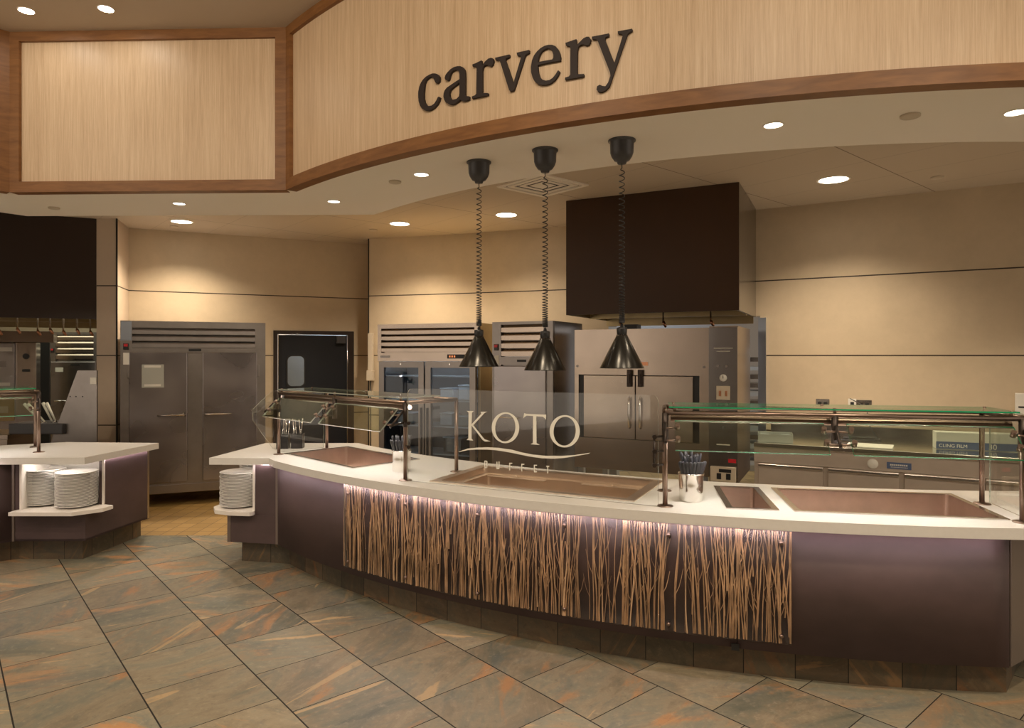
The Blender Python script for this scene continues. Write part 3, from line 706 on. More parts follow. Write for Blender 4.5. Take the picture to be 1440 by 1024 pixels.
for c, a, hx, hy, fs, ff, lb, mat, dep in WELLS:
    t_ = thing('food_well', lb, 'food well', (c[0], c[1], ZC), math.radians(a))
    R0 = [(-hx, -hy), (hx, -hy), (hx, hy), (-hx, hy)]; ix, iy = hx - fs, hy - ff
    R1 = [(-ix, -iy), (ix, -iy), (ix, iy), (-ix, iy)]
    m = MB(); m.slab(R0, 0.0005, 0.007, holes=[R1]); fr = m.done('rim', 'steel_copper' if mat == 'steel_warm' else 'steel_rim', t_)
    m = MB(); rc = rrect(-ix, ix, -iy, iy, 0.022, 4); rc2 = rrect(-ix + 0.012, ix - 0.012, -iy + 0.012, iy - 0.012, 0.03, 4)
    prev = None
    levels = [(0, 0.0065), (0, -dep), (1, -dep - 0.010)]
    if mat == 'steel_warm':
        rc3 = rrect(-ix + 0.045, ix - 0.045, -iy + 0.03, iy - 0.03, 0.022, 4); rc4 = rrect(-ix + 0.055, ix - 0.055, -iy + 0.04, iy - 0.04, 0.03, 4)
        seq = [(rc, 0.0065), (rc, -0.035), (rc3, -0.040), (rc3, -dep), (rc4, -dep - 0.01)]
    else: seq = [(rc, 0.0065), (rc, -dep), (rc2, -dep - 0.010)]
    for pts, z in seq:
        ring = [m.bm.verts.new((x, y, z)) for x, y in pts]
        if prev:
            for i in range(len(ring)): f = m.bm.faces.new((prev[i], prev[(i + 1) % len(ring)], ring[(i + 1) % len(ring)], ring[i])); f.smooth = False
        prev = ring
    m.bm.faces.new(prev); m.done('basin', 'steel_copper' if mat == 'steel_warm' else mat, t_, normals=True)
    if mat == 'steel_warm':
        for k, (x0, x1) in enumerate(((-ix + 0.05, -0.12), (0.15, ix - 0.05))):
            m = MB(); m.box(x0, x1, iy - 0.075, iy - 0.030, -0.052, -0.045); m.tube([((x0 + x1) / 2, iy - 0.05, -0.044), ((x0 + x1) / 2, iy - 0.05, -0.030)], 0.005, 8); m.done('support_ledge', 'steel_copper', t_)
    m = MB(); m.lathe([(0, 0.004), (0.022, 0.003), (0.028, 0)], (ix - 0.07, 0, -dep - 0.009), 16); m.done('drain', 'steel_bright', t_)

# ------------------------------------------------------------------ left counter
cl_ = thing('serving_counter', 'purple-brown counter end at the left with two plate stacks in a lit niche', 'counter', (-3.9, 5.8, 0))
LC = (-3.517, 5.557); LB = (-3.412, 6.342)
CCL = (-4.13 - (CC[0] + 1.93), 9.72)
lcurve = arc(CCL, RB, -85, -(180 - 138.75), 20)
lj = (-4.105, 5.55)
m = MB(); m.strip([lcurve[0]] + lcurve[1:-1] + [lj], ZB, ZU, 0.03, smooth=True); m.done('front_panel', 'laminate_purple', cl_, world=True)
m = MB(); m.strip([lj, LC, LB], ZB, 0.40, 0.03); m.strip([lj, (-4.045, 5.552)], 0.40, ZU, 0.03); m.strip([(-3.492, 5.747), LB], 0.40, ZU, 0.03); m.done('end_panel', 'laminate_purple', cl_, world=True)
m = MB(); m.box(-0.012, 0.012, -0.008, 0.02, ZB, ZU); m.xf(Matrix.Translation((lj[0], lj[1], 0))); m.done('corner_trim', 'laminate_edge', cl_, world=True)
m = MB(); m.strip([LB, (-4.25, 6.38), (-6.3, 5.2)], ZB, ZU, 0.03); m.done('rear_panel', 'steel', cl_, world=True)
m = MB(); m.strip([(-6.1, 4.5), (-5.0, 5.15), (-4.12, 5.63)], 0, ZB, 0.03, u0=0.1); m.strip([(-4.12, 5.63), (-3.585, 5.63), (-3.502, 6.36)], 0, ZB, 0.03, u0=2.72); m.done('toe_kick', 'slate_kick', cl_, world=True)
m = MB(); m.slab(lcurve[:-1] + [lj, LC, LB, (-4.25, 6.36), (-6.3, 5.2)], ZB, ZB + 0.018); m.done('bottom_board', 'laminate_purple', cl_, world=True)
m = MB(); m.strip([(-4.045, 5.94), (-3.535, 5.94)], 0.43, ZU, 0.02); m.strip([(-4.040, 5.552), (-4.045, 5.94)], 0.43, ZU, -0.014 * -1); m.strip([(-3.535, 5.94), (-3.478, 5.745)], 0.43, ZU, -0.014)
m.strip([(-4.048, 5.540), (-4.030, 5.540)], 0.43, ZU, 0.02)
lab(m.done('niche_lining', 'white_liner', cl_, world=True), 'white niche lining')
m = MB(); m.slab([(-4.075, 5.452), (-3.56, 5.452), (-3.40, 5.60), (-3.385, 5.72), (-3.50, 5.76), (-3.54, 5.94), (-4.06, 5.94)], 0.400, 0.430); lab(m.done('plate_shelf', 'white_liner', cl_, world=True), 'white shelf for plates')
m = MB(); m.strip([(-4.0, 5.62), (-3.60, 5.62)], ZU - 0.006, ZU - 0.001, 0.03); m.done('niche_light', 'niche_led', cl_, world=True)
m = MB(); m.strip([(-3.474, 5.76), (-3.394, 6.34)], ZU - 0.0035, ZU - 0.0005, 0.010); m.strip(arc(CCL, RB + 0.035, -70, -42, 16), ZU - 0.006, ZU - 0.001, 0.012); m.done('led_strip', 'led', cl_, world=True)
lt = arc(CCL, RT, -85, -(180 - 138.25), 24)
m = MB(); m.slab(lt[:-1] + [(-4.20, 5.462), (-3.477, 5.485), (-3.352, 6.397), (-4.27, 6.46), (-4.9, 6.12), (-6.6, 5.1)], ZC - 0.055, ZC)
tag(m.done('countertop', 'solid_surface'), 'off-white countertop of the left counter, ending in a point at the passage', 'countertop')

# plates, each one a thing
ORD = ('topmost', 'second from the top', 'third from the top', 'fourth from the top', 'fifth from the top', 'sixth from the top', 'seventh from the top', 'eighth from the top', 'ninth from the top', 'tenth from the top') 
NUM = ('eleventh twelfth thirteenth fourteenth fifteenth sixteenth seventeenth eighteenth nineteenth twentieth twenty-first twenty-second twenty-third twenty-fourth twenty-fifth twenty-sixth twenty-seventh twenty-eighth').split()
def ordn(i): return ORD[i] if i < 10 else NUM[i - 10] + ' from the top'
m = MB(); R = 0.158
m.lathe([(0, 0.003), (0.085, 0.003), (0.088, 0.0), (0.096, 0.0), (0.10, 0.004), (0.128, 0.011), (R - 0.003, 0.0195), (R, 0.022), (R - 0.002, 0.0245), (R - 0.006, 0.0245), (0.125, 0.0155), (0.104, 0.009), (0.095, 0.0072), (0, 0.0072)], n=40)
plate0 = m.done('dinner_plate', 'porcelain'); first = True
def stack(x, y, z, n, where, grp):
    global first
    for i in range(n):
        o = plate0 if first else plate0.copy()
        if not first: COL.objects.link(o)
        first = False
        o.location = (x + random.uniform(-.0025, .0025), y + random.uniform(-.0025, .0025), z + i * 0.0112)
        o.rotation_euler = (0, 0, random.uniform(0, 6.28))
        tag(o, 'white dinner plate, ' + ordn(n - 1 - i) + ' in ' + where, 'plate', grp)
stack(-3.995, 5.765, 0.4305, 26, 'the left stack on the left counter shelf', 'plates in the left niche')
stack(-3.672, 5.690, 0.4305, 25, 'the right stack on the left counter shelf', 'plates in the left niche')
stack(-2.303, 5.700, 0.4305, 25, 'the front stack on the main counter shelf', 'plates in the main counter niche')
stack(-2.272, 6.035, 0.4305, 27, 'the rear stack on the main counter shelf', 'plates in the main counter niche')

# ------------------------------------------------------------------ glass sneeze guards
def guard(A, B, inw, dep, label, end_glass=(), mid=True, npan=2, edge='glass_edge', zt=1.385):
    """A, B: feet of the two front posts; inw: unit vector towards the kitchen"""
    A = Vector((A[0], A[1], 0)); B = Vector((B[0], B[1], 0)); n = Vector((inw[0], inw[1], 0)).normalized(); u = (B - A).normalized(); L = (B - A).length
    c = (A + B) / 2 + n * dep / 2
    t_ = thing('sneeze_guard', label, 'sneeze guard', (c.x, c.y, ZC), group='glass sneeze guards on the counters')
    C, D = A + n * dep, B + n * dep
    up = lambda p, z: (p.x, p.y, z)
    for p in (A, B, C, D):
        m = MB(); m.tube([up(p, ZC + 0.004), up(p, zt)], 0.0135, 16); po = m.done('post', 'bronze', t_, world=True)
        m = MB(); m.lathe([(0, 0.011), (0.014, 0.011), (0.020, 0.009), (0.040, 0.006), (0.044, 0.002), (0.044, 0.0005), (0, 0.0005)], (p.x, p.y, ZC), 28); m.done('base_flange', 'bronze', po, world=True)
    for p, q, nm in ((A, B, 'front_rail'), (C, D, 'rear_rail'), (A, C, 'side_rail'), (B, D, 'side_rail')):
        m = MB(); m.tube([up(p, zt), up(q, zt)], 0.0135, 14); m.done(nm, 'bronze', t_, world=True)
    # lamp housing hung behind the front rail
    a, b = A + n * 0.055 + u * 0.03, B + n * 0.055 - u * 0.03
    m = MB(); prof = [(0.024 * math.cos(math.radians(g_)), 0.024 * math.sin(math.radians(g_))) for g_ in range(-48, 229, 12)] + [(0.021 * math.cos(math.radians(g_)), 0.021 * math.sin(math.radians(g_))) for g_ in range(228, -49, -12)]
    m.plate([tuple(a + n * e + Vector((0, 0, zt - 0.036 + z))) for e, z in prof], u, (b - a).length); h = m.done('lamp_housing', 'bronze', t_, world=True)
    m = MB(); m.tube([up(a + u * .03, zt - 0.040), up(b - u * .03, zt - 0.040)], 0.008, 8); m.done('lamp_tube', 'guard_tube', h, world=True)
    # glass shelf on top
    a, b = A + u * 0.02 - n * 0.02, B - u * 0.02 - n * 0.02
    m = MB(); q = [a, b, b + n * 0.34, a + n * 0.34]
    m.plate([(p.x, p.y, zt + 0.028) for p in q], (0, 0, 1), 0.008, mi=0, mi_edge=1); m.done('glass_shelf', ['glass', edge], t_, world=True)
    for s in (0.02, L * 0.5, L - 0.02):
        for v in (0.0, 0.28):
            p = A + u * min(max(s, 0.05), L - 0.05) + n * v; m = MB(); m.tube([up(p, zt + 0.008), up(p, zt + 0.040)], 0.008, 10); m.done('shelf_clip', 'bronze', t_, world=True)
    # slanting front panes
    e0, e1, z0, z1 = 0.0, 0.165, zt - 0.045, 1.198
    gap = 0.05; w = L / npan
    for k in range(npan):
        s0, s1 = k * w + gap, (k + 1) * w - gap * (1.2 if k < npan - 1 else 1)
        T0_, T1_ = A + u * s0 - n * 0.020, A + u * s1 - n * 0.020
        B0_, B1_ = A + u * s0 - n * e1, A + u * s1 - n * e1
        qs = [up(B0_, z1), up(B1_, z1), up(T1_, z0), up(T0_, z0)]
        nr = (Vector(qs[1]) - Vector(qs[0])).cross(Vector(qs[3]) - Vector(qs[0]))
        m = MB(); m.plate(qs, nr, 0.010, mi=0, mi_edge=1); m.done('front_pane', ['glass', edge], t_, world=True)
        m = MB(); m.tube([Vector(qs[3]) - Vector((0, 0, -0.002)), Vector(qs[2]) - Vector((0, 0, -0.002))], 0.0050, 6); m.done('pane_edge_strip', 'steel_bright', t_, world=True)
    # arms that hold the panes, with clamps and knobs
    for s in ([0.0] + [w * k for k in range(1, npan)] + [L]):
        p = A + u * s
        m = MB()
        m.tube([up(p, zt - 0.16), up(p, zt)], 0.0175, 12)
        arm_t, arm_b = Vector(up(p - n * 0.02, zt - 0.055)), Vector(up(p - n * 0.125, zt - 0.155))
        m.tube([Vector(up(p, zt - 0.13)), arm_b + Vector((0, 0, 0.01))], 0.007, 8)
        m.tube([arm_t, arm_b], 0.008, 8)
        br = m.done('pane_bracket', 'bronze_dark', t_, world=True)
        for sg_ in ((1,) if s == 0 else (-1,) if s > L - .01 else (-1, 1)):
            for f in (0.25, 0.85):
                q = arm_t.lerp(arm_b, f); q2 = q + u * sg_ * 0.065
                m = MB(); m.tube([q, q2], 0.006, 8); m.tube([q2 - Vector((0, 0, .004)), q2 + (n * -0.6 + Vector((0, 0, 0.8))) * 0.028], 0.013, 10); m.done('clamp', 'bronze', br, world=True)
    for side in end_glass:
        p, sg_ = (A, -1) if side == 'A' else (B, 1)
        q0 = p + u * sg_ * 0.03
        prof = [(dep * 0.97, ZC + 0.012), (0.04, ZC + 0.012), (-0.04, ZC + 0.05), (-0.215, 1.17), (-0.215, 1.26), (-0.06, zt + 0.008), (0.0, zt + 0.02), (dep * 0.97, zt + 0.02)]
        m = MB(); m.plate([up(q0 + n * e, z) for e, z in prof], u, 0.007, mi=0, mi_edge=1); m.done('end_pane', ['glass_clear', 'glass_edge_pale'], t_, world=True)
    return t_
GA, GB = (-1.958, 5.66), (-0.709, 4.483)
guard(GA, GB, (0.686, 0.728), 0.455, 'bronze framed sneeze guard over the far left food well, seen obliquely', ('A',), edge='glass_edge_pale')
GE, GH = (0.8437, 3.713), (2.536, 3.348)
guard(GE, GH, (0.211, 0.977), 0.43, 'bronze framed sneeze guard with green-edged glass over the two right food wells', ('B',))
guard((-4.061 - 0.78 * 1.72, 5.785 - 0.62 * 1.72), (-4.061, 5.785), (-0.62, 0.78), 0.42, 'bronze framed sneeze guard on the left counter, cut by the picture edge')

# etched glass partition in front of the centre well
PA, PB = (-0.690, 4.452), (0.801, 3.694)
PAv, PBv = Vector((*PA, 0)), Vector((*PB, 0)); pu = (PBv - PAv).normalized(); pn = Vector((-pu.y, pu.x, 0)); PL = (PBv - PAv).length
gp = thing('glass_partition', 'upright clear glass pane with white etched lettering between the two sneeze guards', 'glass partition', (0.05, 4.07, ZC))
prof = rrect(0, PL, ZC + 0.001, 1.482, 0.035, 6); prof = [q for q in prof]
# square the lower corners
prof = [(0, ZC + 0.002), (PL, ZC + 0.002)] + [(PL - 0.035 + 0.035 * math.cos(math.radians(a)), 1.447 + 0.035 * math.sin(math.radians(a))) for a in range(0, 91, 15)] + [(0.035 + 0.035 * math.cos(math.radians(a)), 1.447 + 0.035 * math.sin(math.radians(a))) for a in range(90, 181, 15)]
m = MB(); m.plate([tuple(PAv + pu * s + Vector((0, 0, z))) for s, z in prof], pn, 0.008, mi=0, mi_edge=1); pane = m.done('pane', ['glass_clear', 'glass_edge_pale'], gp, world=True)
def etch(pts, org, sc, hole=None, name='etched_letter'):
    f = lambda P: [on_plane(org[0] + q[0] / sc, org[1] + q[1] / sc, PAv - pn * 0.003, PBv - pn * 0.003) for q in P]
    m = MB(); m.plate(f(pts), pn, 0.0015, holes=[f(hole)] if hole else ()); return m.done(name, 'vinyl_white', pane, world=True)
def ell(cx, cy, rx, ry, tilt=0, n=44):
    t_ = math.radians(tilt); return [(cx + rx * math.cos(a) * math.cos(t_) - ry * math.sin(a) * math.sin(t_), cy + rx * math.cos(a) * math.sin(t_) + ry * math.sin(a) * math.cos(t_)) for a in [2 * PI * i / n for i in range(n)]]
etch([(185,90),(302,92),(268,120),(262,305),(420,135),(405,105),(515,103),(470,125),(290,320),(470,545),(565,578),(475,580),(440,555),(262,325),(262,535),(288,560),(285,567),(182,555),(212,530),(215,120)], (640, 570), 11.38)
etch(ell(805, 360, 220, 248), (640, 570), 11.38, ell(803, 358, 162, 222, 6))
etch([(175,113),(205,124),(455,135),(492,135),(487,210),(470,185),(440,165),(350,160),(352,545),(400,572),(262,562),(300,545),(303,155),(210,150),(180,170),(160,190)], (720, 570), 10.24)
etch(ell(759, 375, 217, 233), (720, 570), 10.24, ell(758, 374, 160, 208, 6))
sw = [(645.0,635.4),(657.5,631.0),(670.8,629.6),(685.7,629.1),(701.5,630.0),(719.5,632.6),(731.7,635.9),(749.3,639.5),(766.9,641.1),(788.4,641.3),(807.9,640.1),(819.6,638.4),(829.9,636.8),
      (827.4,638.4),(807.9,641.8),(793.2,644.2),(778.6,645.2),(763.0,644.7),(744.4,642.1),(729.8,639.1),(719.8,637.0),(710.3,635.2),(697.1,633.2),(684,632.4),(670.8,632.3),(657.5,633.2),(645.2,635.9)]
etch(sw, (0, 0), 1, name='etched_wave')
SM = {'B': [[(0,0),(.7,0),(1,.12),(1,.38),(.75,.5),(1,.62),(1,.88),(.7,1),(0,1)], [(.3,.14),(.7,.14),(.7,.40),(.55,.43),(.55,.57),(.7,.6),(.7,.86),(.3,.86)]],
      'U': [[(0,0),(.3,0),(.3,.85),(.7,.85),(.7,0),(1,0),(1,1),(0,1)], None],
      'F': [[(0,0),(1,0),(1,.14),(.3,.14),(.3,.43),(.8,.43),(.8,.57),(.3,.57),(.3,1),(0,1)], None],
      'E': [[(0,0),(1,0),(1,.14),(.3,.14),(.3,.43),(.8,.43),(.8,.57),(.3,.57),(.3,.86),(1,.86),(1,1),(0,1)], None],
      'T': [[(0,0),(1,0),(1,.14),(.65,.14),(.65,1),(.35,1),(.35,.14),(0,.14)], None]}
for ch, x, y in zip('BUFFET', (681, 698, 716, 733, 750.7, 768), (648, 649.3, 651, 652.4, 653.8, 655.3)):
    P, H = SM[ch]; g = lambda Q: [(x + q[0] * 4.3, y + q[1] * 10.5) for q in Q]
    etch(g(P), (0, 0), 1, g(H) if H else None)
m = MB(); q = PBv - pn * 0.012 - pu * 0.02
m.tube([(q.x, q.y, 1.095), (q.x, q.y, 1.265)], 0.006, 8)
for z in (1.10, 1.175, 1.255):
    e = Vector((GE[0], GE[1], z)); m.tube([(q.x, q.y, z), e], 0.006, 8); m.tube([(q.x - 0.0, q.y - 0.02, z), (q.x, q.y + 0.0, z)], 0.012, 12)
m.done('pane_bracket', 'bronze_dark', gp, world=True)
m = MB(); q = PAv - pn * 0.012 + pu * 0.02
for z in (1.10, 1.255): m.tube([(q.x, q.y, z), (GB[0], GB[1], z)], 0.006, 8); m.tube([(q.x, q.y - 0.02, z), (q.x, q.y, z)], 0.012, 12)
m.done('pane_bracket', 'bronze_dark', gp, world=True)

# ------------------------------------------------------------------ canisters and what stands in them
def canister(x, y, r, h, label, mat='steel_bright'):
    o = MB().lathe([(0, 0.0), (r * .90, 0.0), (r * .93, 0.004), (r * .97, h * .6), (r, h - 0.012), (r * 1.05, h - 0.006), (r * 1.05, h), (r * .99, h), (r * .93, h * .6), (r * .90, 0.008), (0, 0.008)], n=44).done('utensil_canister', mat)
    o.location = (x, y, ZC + 0.0005); return tag(o, label, 'canister')
canister(1.025, 3.862, 0.070, 0.158, 'polished steel canister full of dark knives beside the small food well')
canister(-0.795, 4.845, 0.068, 0.152, 'polished steel canister of dark knives behind the left guard post')
def knife_mesh(kind):
    root = thing('table_knife', 'x', 'knife')
    m = MB()
    m.tube([(0, 0, 0.115), (0, 0, 0.125), (0, 0, 0.16), (0, 0, 0.205), (0, 0, 0.222), (0, 0, 0.228)], [0.0075, 0.0095, 0.0110, 0.0130, 0.0115, 0.004], 10)
    bmesh.ops.scale(m.bm, vec=(1.0, 0.62, 1.0), verts=m.bm.verts[:]); m.done('handle', kind, root)
    m = MB(); m.plate([(-0.008, -0.0006, 0.118), (0.008, -0.0006, 0.118), (0.009, -0.0006, 0.03), (0.0, -0.0006, 0.006), (-0.009, -0.0006, 0.02)], (0, 1, 0), 0.0012); m.done('blade', 'steel_bright', root)
    return root
kn = knife_mesh('knife_grey'); kfirst = True
def knives(cx, cy, r, rows, where, grp):
    global kfirst
    for nm, k, rr, lean, dz in rows:
        for i in range(k):
            f = (i + 0.5) / k
            a = math.radians(200 + 140 * f) if nm == 'front' else math.radians(-10 + 200 * (1 - f)) if nm == 'rear' else math.radians(360 * f)
            x, y = cx + rr * r * math.cos(a), cy + rr * r * math.sin(a)
            o = kn if kfirst else dup(kn, (0, 0, 0), 0, '')
            kfirst = False
            o.location = (x * .25 + cx * .75, y * .25 + cy * .75, ZC + 0.012 + dz * (0.6 + 0.4 * random.random()))
            tgt = Vector((math.cos(a) * lean, math.sin(a) * lean, 1)).normalized()
            o.rotation_euler = (tgt.to_track_quat('Z', 'Y').to_matrix() @ Matrix.Rotation(random.uniform(-.7, .7), 3, 'Z')).to_euler()
            tag(o, 'dark-handled knife, %s from the left in the %s row of the %s canister' % (('first', 'second', 'third', 'fourth', 'fifth', 'sixth', 'seventh', 'eighth', 'ninth')[i], nm, where), 'knife', grp)
knives(1.025, 3.862, 0.070, (('front', 9, .9, 0.30, 0.000), ('middle', 5, .45, 0.12, 0.022), ('rear', 6, .85, 0.20, 0.045)), 'right steel', 'knives in the right canister')
knives(-0.795, 4.845, 0.068, (('front', 7, .9, 0.30, 0.0), ('middle', 4, .45, 0.14, 0.018), ('rear', 5, .85, 0.24, 0.028)), 'left steel', 'knives in the left canister')
# dark caddies with cutlery at the far left end of the counter
for k, (x, y, lb) in enumerate(((-2.045, 6.03, 'dark square cutlery caddy at the rear left of the far food well, left one'), (-1.925, 6.06, 'dark square cutlery caddy at the rear left of the far food well, right one'))):
    t_ = thing('cutlery_caddy', lb, 'caddy', (x, y, ZC + .0005), 0.1, group='dark cutlery caddies')
    m = MB(); h = 0.125; m.slab([(-.05, -.05), (.05, -.05), (.05, .05), (-.05, .05)], 0, 0.006); m.slab([(-.05, -.05), (.05, -.05), (.05, .05), (-.05, .05)], 0.006, h, holes=[[(-.045, -.045), (.045, -.045), (.045, .045), (-.045, .045)]]); m.done('box', 'black_plastic', t_)
    for i in range(5):
        a = random.uniform(-.12, .12); b = random.uniform(-.12, .12); bx, by = -0.03 + 0.015 * i, random.uniform(-.02, .02)
        m = MB(); m.tube([(bx, by, 0.01), (bx + a * .25, by + b * .25, 0.24)], 0.0035, 8); m.tube([(bx + a * .25, by + b * .25, 0.24), (bx + a * .27, by + b * .27, 0.262)], [0.004, 0.010], 8); m.done('spoon', 'steel_bright', t_)

# ------------------------------------------------------------------ kitchen equipment
def louvres(m, x0, x1, z0, z1, n, y=0.0, dep=0.03):
    h = (z1 - z0) / n
    for k in range(n):
        zb = z0 + k * h
        vs = [(x0, y - 0.004, zb + 0.006), (x1, y - 0.004, zb + 0.006), (x1, y + dep, zb + h), (x0, y + dep, zb + h)]
        m.plate(vs, (0, 0.6, -0.5), 0.003)
        m.box(x0, x1, y - 0.006, y + 0.004, zb + 0.004, zb + h * 0.62)
def arm_handle(t_, x0, x1, z, mat='steel_bright'):
    m = MB(); y = -0.055
    m.tube([(x0, 0.0, z), (x0, y + .01, z), (x0 + math.copysign(.01, x1 - x0), y, z), (x1, y, z)], [0.012, 0.011, 0.010, 0.007], 10); m.box(x0 - 0.02, x0 + 0.02, -0.012, 0.0, z - 0.03, z + 0.03, bev=0.004)
    return m.done('handle', mat, t_)
# two-door refrigerator
w, h, dp = 1.50, 2.085, 0.80
f1 = thing('refrigerator', 'wide two-door stainless steel refrigerator with louvred top against the left wall', 'refrigerator', (-4.306, 7.41, 0), math.radians(22))
m = MB(); m.box(0, w, 0.07, dp, 0.15, h); m.done('cabinet', 'steel_side', f1)
m = MB(); m.box(0.0, 0.115, 0.0, 0.07, 0.15, h); m.box(w - 0.115, w, 0.0, 0.07, 0.15, h); m.box(0.115, w - 0.115, 0.02, 0.07, 0.15, 1.775); m.box(0.115, w - 0.115, 0.0, 0.07, h - 0.075, h); m.box(0.115, w - 0.115, 0.0, 0.07, 1.735, 1.785); m.box(0, w, -0.004, 0.07, 0.15, 0.24)
m.done('face_frame', 'steel_frame', f1)
m = MB(); louvres(m, 0.115, w - 0.115, 1.785, h - 0.075, 3, 0.01); m.box(0.115, w - 0.115, 0.045, 0.07, 1.785, h - 0.075); m.done('louvre_panel', 'steel', f1)
for k, (x0, x1) in enumerate(((0.085, 0.665), (0.825, 1.405))):
    m = MB(); m.box(x0, x1, -0.012, 0.022, 0.27, 1.735, bev=0.006); d_ = m.done('door', 'steel_door', f1)
    arm_handle(d_, x1 - 0.03 if k == 0 else x0 + 0.03, x1 - 0.30 if k == 0 else x0 + 0.30, 1.03)
    if k == 0:
        m = MB(); m.box(0.21, 0.43, -0.016, -0.012, 1.34, 1.60, bev=0.001); m.done('document_sleeve', 'clear_tray', d_)
        m = MB(); m.box(0.235, 0.40, -0.019, -0.016, 1.565, 1.59); m.box(0.235, 0.40, -0.019, -0.016, 1.355, 1.38); m.done('paper_strip', 'white_label', d_)
m = MB(); m.box(0.68, 0.81, -0.004, 0.0, 1.748, 1.776); m.done('nameplate', 'black', f1)
def switch(t_, x, z, y=-0.002):
    m = MB(); m.box(x - .027, x + .027, y - .012, y, z - .035, z + .035, bev=.003); o = m.done('switch_box', 'black_plastic', t_)
    m = MB(); m.box(x - .020, x + .020, y - .018, y - .010, z - .002, z + .028, bev=.003); m.done('red_switch', 'red_switch', o)
switch(f1, 0.055, 1.80); m = MB(); m.box(0.028, 0.085, -0.004, 0.0, 1.60, 1.73); m.done('paper_label', 'white_label', f1)
m = MB(); m.box(0.0, 0.115, -0.003, 0.0, 1.865, 1.875); m.box(0.005, 0.11, -0.004, 0, 1.876, h - 0.01); m.done('control_cover', 'steel_blue', f1)
for z in (1.45, 0.45): 
    for x in (0.078, w - 0.078): m = MB(); m.box(x - .012, x + .012, -0.02, 0.0, z, z + 0.14, bev=.003); m.done('hinge', 'steel_frame', f1)
for x in (0.08, w - 0.08):
    for y in (0.1, dp - 0.08): m = MB(); m.tube([(x, y, 0.0), (x, y, 0.15)], [0.02, 0.028], 12); m.done('leg', 'black', f1)

# glass-door refrigerator
w, h, dp = 1.32, 2.067, 0.75
f2 = thing('refrigerator', 'steel display refrigerator with two glass doors behind the first heat lamp', 'refrigerator', (-1.598, 8.015, 0), math.radians(-22))
m = MB(); m.box(0, 0.03, 0.05, dp, 0.12, h); m.box(w - 0.03, w, 0.05, dp, 0.12, h); m.box(0.03, w - 0.03, dp - 0.03, dp, 0.12, h); m.box(0.03, w - 0.03, 0.05, dp - 0.03, 0.12, 0.30); m.box(0.03, w - 0.03, 0.05, dp - 0.03, 1.66, h); m.done('cabinet', 'steel_gold', f2)
m = MB(); m.box(0.0, w, 0.0, 0.05, 1.634, 1.73); m.box(0, 0.05, 0.0, 0.05, 1.73, h); m.box(w - 0.05, w, 0, 0.05, 1.73, h); m.box(0.05, w - .05, 0, 0.05, h - 0.05, h); m.box(0.03, w - 0.03, 0.04, 0.05, 1.73, h - .05); louvres(m, 0.05, w - 0.05, 1.74, h - 0.05, 4, 0.008); m.done('louvre_panel', 'steel_warm', f2)
m = MB(); m.box(0.93, 1.18, -0.004, 0.0, 1.665, 1.712); o = m.done('digital_display', 'black', f2)
m = MB(); 
for k in range(3): m.box(0.955 + 0.03 * k, 0.972 + 0.03 * k, -0.0055, -0.004, 1.678, 1.700)
m.done('display_digits', 'display_led', o)
m = MB(); m.box(0.04, 0.17, -0.003, 0.0, 1.672, 1.70); m.done('nameplate', 'steel_frame', f2)
for k, (x0, x1) in enumerate(((0.03, 0.635), (0.655, 1.29))):
    d_ = MB(); P = [(x0, 0, 0.20), (x1, 0, 0.20), (x1, 0, 1.63), (x0, 0, 1.63)]; q = 0.07; d_.plate([(x, -0.02, z) for x, _, z in P], (0, 1, 0), 0.05, holes=[[(x0 + q, -0.02, 0.20 + q), (x1 - q, -0.02, 0.20 + q), (x1 - q, -0.02, 1.63 - q), (x0 + q, -0.02, 1.63 - q)]]); d_ = d_.done('door', 'steel_frame', f2)
    m = MB(); m.box(x0 + q, x1 - q, 0.0, 0.008, 0.27, 1.56); m.done('glass', 'glass_fridge', d_)
    hx = x1 - 0.03 if k == 0 else x0 + 0.03
    m = MB(); m.box(hx - .008, hx + .008, -0.045, -0.02, 0.45, 1.10, bev=.004); m.done('handle', 'black_plastic', d_)
    m = MB(); m.tube([(0.5 * (x0 + x1), -0.022, 1.60), (0.5 * (x0 + x1), -0.028, 1.60)], 0.009, 10); m.done('door_lock', 'steel_bright', d_)
m = MB(); m.box(0.03, w - 0.03, 0.60, 0.61, 0.30, 1.66); m.box(0.031, 0.04, 0.06, 0.60, 0.30, 1.66); m.box(w - .04, w - .031, 0.06, 0.6, 0.30, 1.66); m.done('interior', 'fridge_dark', f2)
for z in (0.55, 0.87, 1.17, 1.45):
    m = MB(); m.box(0.045, w - 0.045, 0.07, 0.085, z, z + 0.014); m.box(0.045, w - 0.045, 0.57, 0.58, z, z + 0.008)
    for i in range(50): xx = 0.05 + (w - 0.10) * i / 49; m.box(xx, xx + 0.004, 0.08, 0.575, z + .002, z + 0.008)
    m.done('wire_shelf', 'shelf_white', f2)
m = MB(); m.box(0.62, 0.67, 0.05, 0.09, 0.30, 1.66); m.done('centre_post', 'steel_frame', f2)
m = MB(); m.box(0.06, w - 0.06, 0.075, 0.09, 1.60, 1.62); m.done('interior_lamp', 'fridge_lamp', f2)
m = MB(); m.box(0, w, 0.03, dp, 0.02, 0.12); m.done('plinth', 'black', f2)
